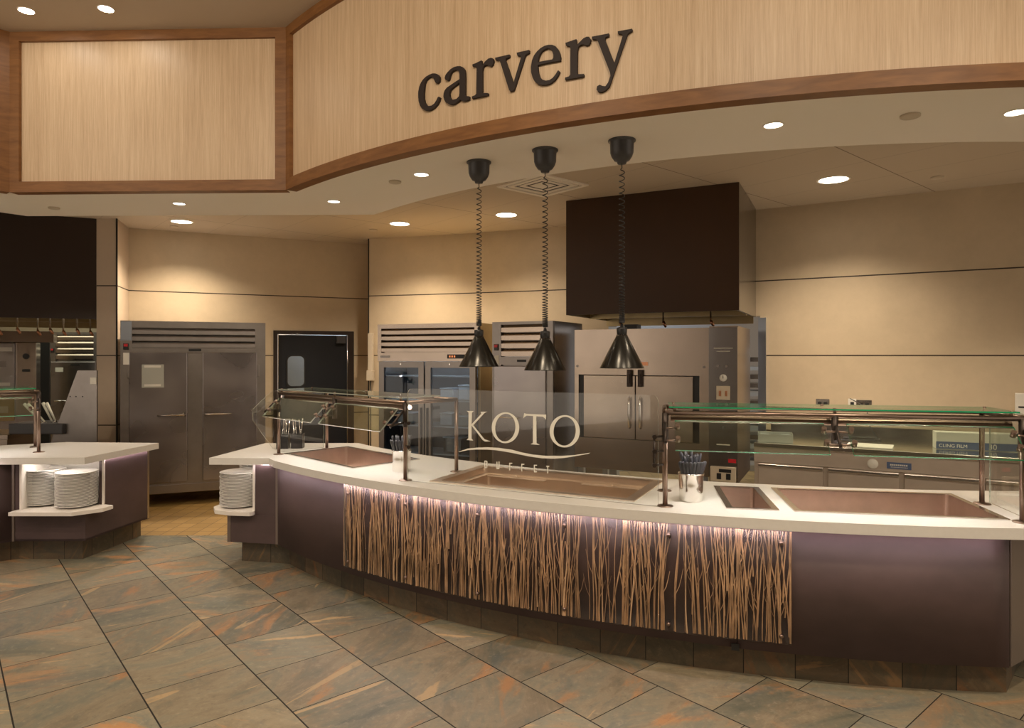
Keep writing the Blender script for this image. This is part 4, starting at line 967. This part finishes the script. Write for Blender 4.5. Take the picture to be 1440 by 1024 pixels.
# one-door refrigerator
w, h, dp = 0.735, 2.067, 0.82
f3 = thing('refrigerator', 'tall single-door steel refrigerator with dark side behind the middle heat lamp', 'refrigerator', (-0.219, 7.44, 0), math.radians(-28))
m = MB(); m.box(0, w, 0.05, dp, 0.13, h); m.done('cabinet', 'steel_side', f3)
m = MB(); m.box(0, 0.11, 0, 0.05, 0.13, h); m.box(w - 0.11, w, 0, 0.05, 0.13, h); m.box(0.11, w - 0.11, 0, 0.05, h - 0.03, h); m.box(0.11, w - 0.11, 0, 0.05, 1.60, 1.685); m.box(0.11, w - 0.11, 0.03, 0.05, 0.13, 1.60); m.done('face_frame', 'steel_frame', f3)
m = MB(); louvres(m, 0.11, w - 0.11, 1.69, h - 0.03, 4, 0.01, 0.03); m.box(.11, w - .11, 0.04, 0.05, 1.69, h - .03); m.done('louvre_panel', 'steel_warm', f3)
m = MB(); m.box(0.03, 0.66, -0.02, 0.02, 0.22, 1.585, bev=0.006); d_ = m.done('door', 'steel_door', f3); arm_handle(d_, 0.10, 0.36, 1.03)
m = MB(); m.box(0.31, 0.42, -0.003, 0.0, 1.63, 1.655); m.done('nameplate', 'black', f3)
switch(f3, 0.055, 1.79); m = MB(); m.box(0.03, 0.085, -0.003, 0.0, 1.58, 1.70); m.done('paper_label', 'white_label', f3)
for x in (0.06, w - 0.06):
    for y in (0.08, dp - 0.08): m = MB(); m.tube([(x, y, 0.0), (x, y, 0.13)], 0.025, 12); m.done('leg', 'black', f3)

# double-door roasting oven
w, h, dp = 1.612, 1.964, 0.95
ov = thing('roasting_oven', 'large tan steel double-door roasting oven under the brown hood', 'oven', (0.647, 6.97, 0), math.radians(-26.2))
m = MB(); m.box(0, 1.352, 0.03, dp, 0.56, h, bev=0.004); m.box(1.352, w, 0.03, dp, 0.50, h + 0.012); m.done('cabinet', 'steel_warm', ov)
m = MB(); m.plate([(0, 0, 0.55), (1.352, 0, 0.55), (1.352, 0, h), (0, 0, h)], (0, 1, 0), 0.03, holes=[[(0.045, 0, 0.86), (1.265, 0, 0.86), (1.265, 0, 1.505), (0.045, 0, 1.505)]]); m.done('face_plate', 'steel_warm', ov)
m = MB(); m.box(0.045, 1.265, 0.02, 0.03, 0.86, 1.505); m.done('door_gap', 'black', ov)
for k, (x0, x1) in enumerate(((0.103, 0.642), (0.649, 1.207))):
    m = MB(); m.box(x0, x1, -0.012, 0.02, 0.867, 1.498, bev=.004); d_ = m.done('door', 'steel_warm', ov)
    xh = 0.590 if k == 0 else 0.700
    m = MB(); m.tube([(xh, -0.012, 1.29), (xh, -0.045, 1.275), (xh, -0.05, 1.18), (xh, -0.05, 1.10), (xh, -0.045, 0.995), (xh, -0.012, 0.98)], [0.010, 0.010, 0.012, 0.012, 0.010, 0.010], 10); m.done('handle', 'steel_bright', d_)
    m = MB(); m.box(xh - .022, xh + .022, -0.05, -0.012, 1.39, 1.56, bev=.006); m.box(xh - .012, xh + .012, -0.065, -0.05, 1.42, 1.52, bev=.004); m.done('latch', 'bronze_dark', d_)
m = MB(); m.box(1.352, w, -0.006, 0.03, 0.56, h, bev=.003); cpn = m.done('control_panel', 'steel_side', ov)
xc = 1.485
m = MB(); m.lathe([(0, 0.012), (0.028, 0.012), (0.033, 0.006), (0.034, 0)], n=24); m.xf(Matrix.Translation((xc, -0.006, 1.49)) @ Matrix.Rotation(PI / 2, 4, 'X')); o = m.done('dial', 'white_label', cpn)
m = MB(); m.box(xc - .003, xc + .003, -0.020, -0.017, 1.485, 1.512); m.done('dial_pointer', 'black', cpn)
m = MB(); m.box(xc - .062, xc + .062, -0.014, -0.006, 1.285, 1.415, bev=.003); o = m.done('switch_plate', 'beige', cpn)
m = MB(); m.box(xc - .038, xc - .018, -0.022, -0.014, 1.32, 1.37, bev=.002); m.box(xc + .018, xc + .038, -0.022, -0.014, 1.32, 1.37, bev=.002); m.done('rocker_switch', 'copper', cpn)
m = MB(); m.box(xc - .062, xc + .062, -0.009, -0.006, 1.235, 1.252); m.box(xc - .085, xc + .085, -0.009, -0.006, 1.765, 1.772); m.box(xc - .06, xc + .06, -0.009, -0.006, 1.735, 1.742); m.box(xc - .06, xc + .06, -0.009, -0.006, 0.86, 0.87); m.done('label_lines', 'white_label', cpn)
for x, z in ((xc - .05, 1.60), (xc + .03, 1.60), (xc, 1.02)): m = MB(); m.tube([(x, -0.006, z), (x, -0.022, z)], 0.014, 12); m.done('indicator_lamp', 'steel_frame', cpn)
m = MB(); m.box(1.37, 1.60, -0.03, 0.0, 0.52, 0.66, bev=.004); o = m.done('outlet_box', 'beige', ov)
m = MB(); m.box(1.43, 1.47, -0.036, -0.03, 0.545, 0.60); m.box(1.515, 1.555, -0.036, -0.03, 0.545, 0.60); m.box(1.45, 1.56, -0.034, -0.03, 0.61, 0.64); m.done('socket', 'black', o)
m = MB(); m.box(1.53, 1.60, -0.010, -0.006, 0.70, 0.735); m.done('red_sticker', 'red_switch', cpn)
for x in (0.05, 1.30):
    for y in (0.08, dp - 0.08): m = MB(); m.box(x - .03, x + .03, y - .03, y + .03, 0.0, 0.56); m.done('leg', 'steel_blue', ov)
m = MB(); m.box(0.02, 1.33, 0.1, dp - .1, 0.25, 0.28); m.done('lower_shelf', 'steel_side', ov)
for x in (0.03, 1.31): m = MB(); m.tube([(x, 0, 1.59), (x, -0.008, 1.59)], 0.012, 10); m.done('screw_cap', 'steel_frame', ov)
m = MB(); m.box(0.62, 0.77, -0.004, 0.0, 1.60, 1.635); m.done('nameplate', 'copper', ov)
m = MB(); m.box(0.50, 0.63, 0.1, 0.25, h, h + 0.05); m.done('vent_cap', 'black', ov)

# brown exhaust hood over it
def hood(name, label, loc, rz, w, dp, z0, mat, nozz, inner='steel_gold'):
    t_ = thing(name, label, 'exhaust hood', (loc[0], loc[1], z0), rz, kind='thing'); H = ZK - z0 - 0.001
    m = MB(); m.box(0, w, 0, 0.02, 0, H); m.box(0, 0.02, 0.02, dp, 0, H); m.box(0.02, w - .02, dp - .02, dp, 0, H); m.done('shell', mat, t_)
    m = MB(); m.box(w - 0.02, w, 0.02, dp, 0, H); m.box(w - 0.004, w + 0.002, 0.003, dp, 0.0, H); m.done('side_sheet', 'steel_side', t_)
    m = MB(); m.box(0.02, w - .02, 0.02, dp - .02, 0.34, 0.36); m.box(0.02, w - .02, 0.02, 0.024, 0, 0.34); m.box(0.02, w - .02, dp - 0.03, dp - 0.02, -0.07, 0.34); m.box(0.02, 0.024, 0.024, dp - 0.03, 0, 0.34); m.box(w - 0.026, w - 0.02, 0.024, dp - 0.03, 0, 0.34); m.done('lining', inner, t_)
    n = max(2, int(w / 0.5))
    for k in range(n):
        x0 = 0.05 + (w - 0.1) * k / n; x1 = x0 + (w - 0.1) / n - 0.01; m = MB()
        for i in range(9): a = i / 8; m.box(x0, x1, 0.72 + 0.30 * a, 0.735 + 0.30 * a, 0.05 + 0.25 * a, 0.075 + 0.25 * a)
        m.plate([(x0, 0.73, 0.05), (x1, 0.73, 0.05), (x1, 1.04, 0.31), (x0, 1.04, 0.31)], (0, -.6, .8), 0.004); m.done('grease_filter', 'grease_filter', t_)
    m = MB(); m.box(0.02, w - 0.02, 0.66, 0.72, -0.01, 0.05); m.done('drip_tray', 'steel_gold', t_)
    for x, y, dz in nozz:
        m = MB(); m.tube([(x, y, 0.34), (x, y, dz + 0.03)], 0.009, 8); o = m.done('nozzle_pipe', 'steel_bright', t_)
        m = MB(); m.tube([(x, y, dz + 0.035), (x + 0.01, y, dz + 0.015), (x + 0.03, y - .01, dz - 0.02)], [0.016, 0.016, 0.012], 10); m.done('nozzle_head', 'copper', o)
    return t_
hood('exhaust_hood', 'large dark brown box hood hanging over the roasting oven', (0.556, 6.93), math.radians(-26.4), 1.70, 1.27, 2.115, 'hood_brown', ((0.42, 0.50, -0.10), (0.88, 0.50, -0.10), (1.36, 0.50, -0.10)))
hood('exhaust_hood', 'very dark brown hood above the left cooking area, cut by the picture edge', (-7.60, 6.60), math.radians(24), 3.03, 1.10, 2.122, 'hood_dark', [(2.075 + x_, 0.22, -0.17 + 0.02 * (k_ % 2)) for k_, x_ in enumerate((-0.02, 0.15, 0.345, 0.465, 0.595, 0.73, 0.865))])
# steel jamb and shelving seen through the opening
m = MB(); m.box(-0.04, 0.04, -0.02, 0.02, 0, 2.11); m.xf(Matrix.Translation((2.72, 7.325, 0)) @ Matrix.Rotation(math.radians(-30), 4, 'Z')); struct(m.done('trim_4', 'steel_blue'))
m = MB(); m.box(-0.04, 0.06, -0.02, 0.10, 0, 2.11); m.xf(Matrix.Translation((1.20, 8.07, 0)) @ Matrix.Rotation(math.radians(-26), 4, 'Z')); struct(m.done('trim_5', 'steel_blue'))
rk = thing('shelving_rack', 'bright rack of stacked trays glimpsed through the gap beside the oven', 'shelving', (3.15, 8.75, 0), math.radians(-20))
for x in (-.3, .3):
    for y in (-.2, .2): m = MB(); m.tube([(x, y, 0), (x, y, 1.8)], 0.012, 8); m.done('upright', 'steel_bright', rk)
for z in [0.3 + 0.11 * k for k in range(13)]: m = MB(); m.box(-.3, .3, -.2, .2, z, z + 0.02); m.box(-.28, .28, -.19, .19, z + .02, z + .05 + .02 * random.random()); m.done('tray', 'shelf_white' if int(z * 10) % 2 else 'steel_side', rk)

# work-top refrigerator along the right wall
wt = thing('worktop_refrigerator', 'long low steel work-top refrigerator with drawers along the right wall', 'refrigerator', (2.225, 6.205, 0), math.radians(-29.1))
w = 2.60
m = MB(); m.box(0, w, 0.04, 1.05, 0.12, 0.86); m.done('cabinet', 'steel_satin', wt)
m = MB(); m.box(-0.0, w, 0.0, 1.10, 0.86, 0.90, bev=.004); m.done('worktop', 'steel_bright', wt)
m = MB(); m.box(0, w, 1.05, 1.10, 0.90, 0.99); m.done('upstand', 'steel_side', wt)
m = MB(); m.box(0, w, 0.02, 0.04, 0.72, 0.86); m.done('control_band', 'steel_satin', wt)
xs = [0.02, 0.60, 1.18, 1.74, 2.40]
for k in range(4):
    x0, x1 = xs[k] + 0.02, xs[k + 1] - 0.02
    for z0, z1 in ((0.42, 0.715), (0.13, 0.41)):
        m = MB(); m.box(x0, x1, 0.012, 0.04, z0, z1, bev=.003); d_ = m.done('drawer', 'steel_satin', wt)
        m = MB(); m.box(x0, x1, -0.012, 0.012, z1 - 0.028, z1 - 0.004, bev=.003); m.done('handle', 'steel_bright', d_)
m = MB(); m.lathe([(0, 0.014), (0.036, 0.014), (0.042, 0.008), (0.042, 0)], n=28); m.xf(Matrix.Translation((0.965, 0.02, 0.775)) @ Matrix.Rotation(PI / 2, 4, 'X')); m.done('thermometer', 'white_label', wt)
m = MB(); m.box(1.07, 1.25, 0.016, 0.02, 0.745, 0.80); lbp = m.done('label_plate', 'film_blue', wt)
m = MB()
for i in range(9): m.box(1.095 + i * .0145, 1.105 + i * .0145, 0.0145, 0.016, 0.772, 0.785)
for i in range(12): m.box(1.10 + i * .0105, 1.1065 + i * .0105, 0.0145, 0.016, 0.757, 0.7625)
m.done('label_lines', 'white_label', lbp)
for x in (0.06, w - .06):
    for y in (0.1, 0.95): m = MB(); m.tube([(x, y, 0), (x, y, 0.12)], 0.03, 12); m.done('caster', 'black', wt)
wm = Matrix.Translation((2.225, 6.205, 0.9)) @ Matrix.Rotation(math.radians(-29.1), 4, 'Z')
def on_top(x, y, z=0.0): return tuple(wm @ Vector((x, y, z)))
# tray of small tubs
tr = thing('divided_tray', 'clear plastic tray of small tubs at the left end of the steel worktop', 'tray', on_top(0.14, 0.18, .001), math.radians(-20))
m = MB(); m.slab([(-.13, -.11), (.17, -.11), (.17, .13), (-.13, .13)], 0, .004); m.slab([(-.13, -.11), (.17, -.11), (.17, .13), (-.13, .13)], .004, .075, holes=[[(-.125, -.105), (.165, -.105), (.165, .125), (-.125, .125)]]); m.done('tray_box', 'clear_tray', tr)
for k in range(3): m = MB(); m.box(-.11 + .09 * k, -.03 + .09 * k, -.08, .10, .005, .055, bev=.006); m.done('tub', 'shelf_white' if k != 1 else 'grey_plastic', tr)
# box of cling film
bx = thing('film_box', 'long white and blue box of food wrap on the steel worktop', 'box', on_top(1.44, 0.30, .001), math.radians(-21))
m = MB(); m.box(0, 0.58, 0, 0.14, 0, 0.145, bev=.003); m.done('carton', 'film_white', bx)
m = MB(); m.box(-0.001, 0.581, -0.0015, 0.0, 0.004, 0.065); m.done('blue_band', 'film_blue', bx)
def words(txt, size, x, z, parent, mat, y=-0.003):
    cu = bpy.data.curves.new('lettering', 'FONT'); cu.body = txt; cu.size = size; cu.extrude = 0.0004
    o = bpy.data.objects.new('tmp', cu); COL.objects.link(o); bpy.context.view_layer.update()
    me = bpy.data.meshes.new_from_object(o.evaluated_get(bpy.context.evaluated_depsgraph_get())); bpy.data.objects.remove(o); bpy.data.curves.remove(cu)
    me.transform(Matrix.Translation((x, y, z)) @ Matrix.Rotation(PI / 2, 4, 'X')); me.materials.clear(); me.materials.append(M[mat])
    r = bpy.data.objects.new('lettering', me); COL.objects.link(r); r.parent = parent; return r
words('CLING FILM', 0.040, 0.018, 0.018, bx, 'vinyl_white'); words('30', 0.062, 0.375, 0.013, bx, 'vinyl_white')
# white board and a coil of cable
m = MB(); m.box(-.16, .20, -.13, .13, 0, .012, bev=.004); o = m.done('cutting_board', 'white_liner'); o.location = on_top(0.92, 0.20, .001); o.rotation_euler = (0, 0, math.radians(-32)); tag(o, 'white cutting board lying on the steel worktop', 'cutting board')
m = MB(); m.tube([(0.19 * math.cos(a) * (1 - .02 * a), 0.10 * math.sin(a), 0.006 + 0.003 * a) for a in [i * .3 for i in range(34)]], 0.006, 6); m.tube([(0.15, 0.0, .03), (0.10, 0.06, .16), (0.16, 0.2, .30), (.2, .6, .36)], 0.005, 6)
o = m.done('power_cord', 'grey_plastic'); o.location = on_top(0.86, 0.55, .001); tag(o, 'dark power cord lying coiled on the steel worktop', 'cord')
# outlets and a wall unit
wR0, wRa = Vector((2.70, 7.34, 0)), math.atan2(-1.15, 2.0)
def on_wall(px, py): return on_plane(px, py, (2.70, 7.34), (4.70, 6.19))
for px, py, wd, nn, lb in ((1157, 567, .13, 2, 'double grey outlet on the right wall, leftmost of three'), (1198.5, 567, .075, 1, 'single pale outlet on the right wall, middle of three'), (1215, 568.5, .14, 2, 'double outlet on the right wall, rightmost of three')):
    p = on_wall(px, py); t_ = thing('wall_outlet', lb, 'outlet', p, wRa, group='outlets on the right wall')
    m = MB(); m.box(-wd / 2, wd / 2, -0.012, -0.001, -.045, .045, bev=.003); m.done('face_plate', 'steel_bright' if nn == 2 else 'white_label', t_)
    for k in range(nn): x = (k - (nn - 1) / 2) * .055; m = MB(); m.box(x - .017, x + .017, -0.015, -0.012, -.025, .012); m.done('socket', 'black', t_)
p = on_wall(1436.5, 568); t_ = thing('thermostat', 'pale wall control box at the right edge above the sneeze guard', 'control box', p, wRa)
m = MB(); m.box(-.05, .10, -.05, -.001, -.10, .10, bev=.006); m.done('case', 'white_label', t_); m = MB(); m.box(-.03, .08, -.053, -.05, -.035, -.02); m.done('slot', 'black', t_)
# conduit and box at the corner by the swing door
t_ = thing('conduit_box', 'beige wall conduit with a small box between swing door and glass refrigerator', 'conduit', (-1.90, 9.13, 1.2), math.radians(-15))
m = MB(); m.box(-.035, .035, -.05, -.001, .30, .80, bev=.006); m.done('cover', 'beige', t_); m = MB(); m.box(-.045, .045, -.07, -.001, .16, .30, bev=.006); m.done('box', 'beige', t_); m = MB(); m.tube([(0, -.03, .16), (0, -.03, -1.19)], .008, 8); m.done('cable', 'black', t_)

# ------------------------------------------------------------------ cooking area at the far left
f4 = thing('refrigerator', 'single-door steel refrigerator far back in the left cooking area', 'refrigerator', (-7.34, 10.7, 0), math.radians(4))
w, h = 0.76, 2.07
m = MB(); m.box(0, w, 0.04, .8, 0.13, h); m.done('cabinet', 'steel_side', f4)
m = MB(); m.box(0, .09, 0, .04, .13, h); m.box(w - .09, w, 0, .04, .13, h); m.box(.09, w - .09, 0, .04, h - .04, h); m.box(.09, w - .09, .02, .04, .13, 1.62); m.done('face_frame', 'steel_frame', f4)
m = MB(); louvres(m, .09, w - .09, 1.64, h - .04, 4, .01, .025); m.done('louvre_panel', 'steel_warm', f4)
m = MB(); m.box(.03, w - .05, -.02, .015, .22, 1.60, bev=.005); d_ = m.done('door', 'steel_door', f4); arm_handle(d_, .10, .34, .98)
m = MB(); m.box(.10, .22, -.022, -.02, 1.44, 1.51); m.done('paper_label', 'white_label', d_); m = MB(); m.box(.33, .47, -.022, -.02, 1.54, 1.56); m.done('nameplate', 'black', d_)
switch(f4, .045, 1.78)
for x in (.06, w - .06): m = MB(); m.tube([(x, .1, 0), (x, .1, .13)], .025, 10); m.done('leg', 'black', f4)
t_ = thing('gap_filler', 'tall black box added for the darkness in the gap between the left oven and refrigerator', 'cabinet', (-6.97, 9.9, 0), math.radians(33))  # added black box, its colour stands in for the darkness of the gap
m = MB(); m.box(-0.02, .15, 0, .5, 0.05, 1.92, bev=.01); m.done('body', 'black', t_); m = MB(); m.box(.02, .035, -.03, 0, 1.0, 1.2); m.done('handle', 'bronze_dark', t_); m = MB(); m.box(0, .14, .02, .48, 0, .05); m.done('base', 'black', t_)
# combi oven
o2 = thing('combi_oven', 'grey steel oven with control strip under the left hood', 'oven', (-6.55, 8.00, 0), math.radians(30))
m = MB(); m.box(-0.3, 0.74, .03, .50, .86, 1.86); m.done('cabinet', 'steel_side', o2)
m = MB(); m.box(-.2, 0.52, 0, .03, 1.30, 1.85, bev=.004); d_ = m.done('door', 'steel', o2)
m = MB(); m.box(.32, .50, -.003, 0, 1.75, 1.80); m.box(.22, .48, -.003, 0, 1.33, 1.37); m.box(-.15, -.02, -.003, 0, 1.58, 1.76); m.done('paper_label', 'white_label', d_)
m = MB(); m.box(.30, .44, -.004, 0, 1.56, 1.63); m.box(.31, .43, -.005, -.004, 1.57, 1.62); m.done('handle', 'steel_frame', d_)
m = MB(); m.box(.54, .74, 0, .03, .95, 1.86, bev=.003); cpn = m.done('control_panel', 'steel_warm', o2)
m = MB(); m.tube([(.64, 0, 1.69), (.64, -.02, 1.69)], .035, 16); m.done('knob', 'black', cpn)
m = MB(); m.box(.60, .68, -.012, 0, 1.50, 1.53); m.done('rocker_switch', 'black', cpn)
m = MB(); m.box(-.2, .52, .01, .03, .90, 1.27); m.done('lower_door', 'steel_gold', o2)
m = MB(); m.box(.34, .46, -.004, .01, 1.0, 1.08); o = m.done('outlet', 'beige', o2)
m = MB(); m.box(-.3, .74, .03, .50, 0, .86); m.done('stand', 'steel_side', o2)
m = MB(); m.box(-.5, .92, .0, .5, 1.865, 2.00); m.done('heat_shield', 'steel_warm', o2)
# steel splash panel
sp = thing('splash_panel', 'slanted brown steel splash panel standing left of the pillar', 'splash panel', (-4.55, 7.05, 0))
m = MB(); q = [(x, 7.05, z) for x, z in (((71.7 - 720) / F * 7.05, 0.0), ((136 - 720) / F * 7.05, 0.0), ((136 - 720) / F * 7.05, 1.543), ((109 - 720) / F * 7.05, 1.543), ((71.7 - 720) / F * 7.05, 0.80))]; m.plate(q, (0, 1, 0), .02); m.done('panel', 'steel_frame', sp, world=True)
m = MB()
for x in (-4.62, -4.56, -4.49): m.tube([(x, 7.05, 1.27), (x, 7.044, 1.27)], .006, 8)
m.done('rivet', 'black', sp, world=True)
m = MB(); m.box(-4.41, -4.345, 7.044, 7.05, 1.40, 1.47, bev=.002); m.done('paper_label', 'white_label', sp, world=True)
# prep table behind the left counter
pt = thing('prep_table', 'steel prep table edge behind the left counter', 'table', (-5.7, 6.95, 0))
m = MB(); m.box(-1.3, .50, 0, .55, .83, .88, bev=.004); m.done('tabletop', 'steel_warm', pt)
m = MB(); m.box(-1.3, -.07, .02, .5, .10, .83); m.box(-.06, .48, .02, .5, .10, .83); m.done('cabinet', 'steel_warm', pt)
m = MB()
for x in (-1.25, .45):
    for y in (.06, .46): m.tube([(x, y, 0), (x, y, .1)], .02, 8)
m.done('leg', 'black', pt)
def tongs(x, y, a, ln, lb):
    t_ = thing('serving_tongs', lb, 'tongs', (x, y, 1.0), 0, group='pale handled tongs on the left prep table')
    for s in (-.02, .02):
        m = MB(); m.tube([(s, 0, 0), (s + math.sin(a) * ln, 0, math.cos(a) * ln)], [.008, .016], 8); m.done('arm', 'film_white', t_)
    m = MB(); m.tube([(-.03, 0, -.02), (.03, 0, -.0)], .012, 8); m.done('hinge', 'steel_bright', t_)
tongs(-4.94, 7.1, -.75, .26, 'pale-handled tongs leaning left beside the slanted steel panel'); tongs(-4.86, 7.15, -.45, .22, 'pale-handled tongs leaning upright against the slanted steel panel')
o = MB().box(-.28, .28, -.2, .2, 0, .11, bev=.01).done('utensil_bin', 'grey_plastic'); o.location = (-4.95, 7.2, .8805); tag(o, 'dark bin of tools on the prep table left of the splash panel', 'bin')

# containers behind the glass doors
fm = Matrix.Translation((-1.598, 8.015, 0)) @ Matrix.Rotation(math.radians(-22), 4, 'Z')
for k, (x, z, ww, hh, mt, lb) in enumerate(((.74, .885, .16, .13, 'shelf_white', 'white tub on the middle shelf behind the right glass door'), (.96, .885, .18, .10, 'clear_tray', 'clear tub on the middle shelf behind the right glass door'),
        (.74, 1.185, .17, .12, 'shelf_white', 'white tub on the upper shelf behind the right glass door'), (.98, 1.185, .20, .16, 'shelf_white', 'tall white tub on the upper shelf behind the right glass door'),
        (.16, .885, .22, .12, 'clear_tray', 'clear tub on the middle shelf behind the left glass door'), (.78, .565, .24, .17, 'steel_bright', 'steel pan on the lower shelf behind the right glass door'))):
    t_ = thing('food_container', lb, 'container', tuple(fm @ Vector((x, .18, z))), math.radians(-22), group='containers in the glass-door refrigerator')
    m = MB(); m.box(0, ww, 0, .2, 0, hh, bev=.012); m.done('tub', mt, t_); m = MB(); m.box(-.005, ww + .005, -.005, .205, hh, hh + .012, bev=.004); m.done('lid', 'shelf_white', t_)
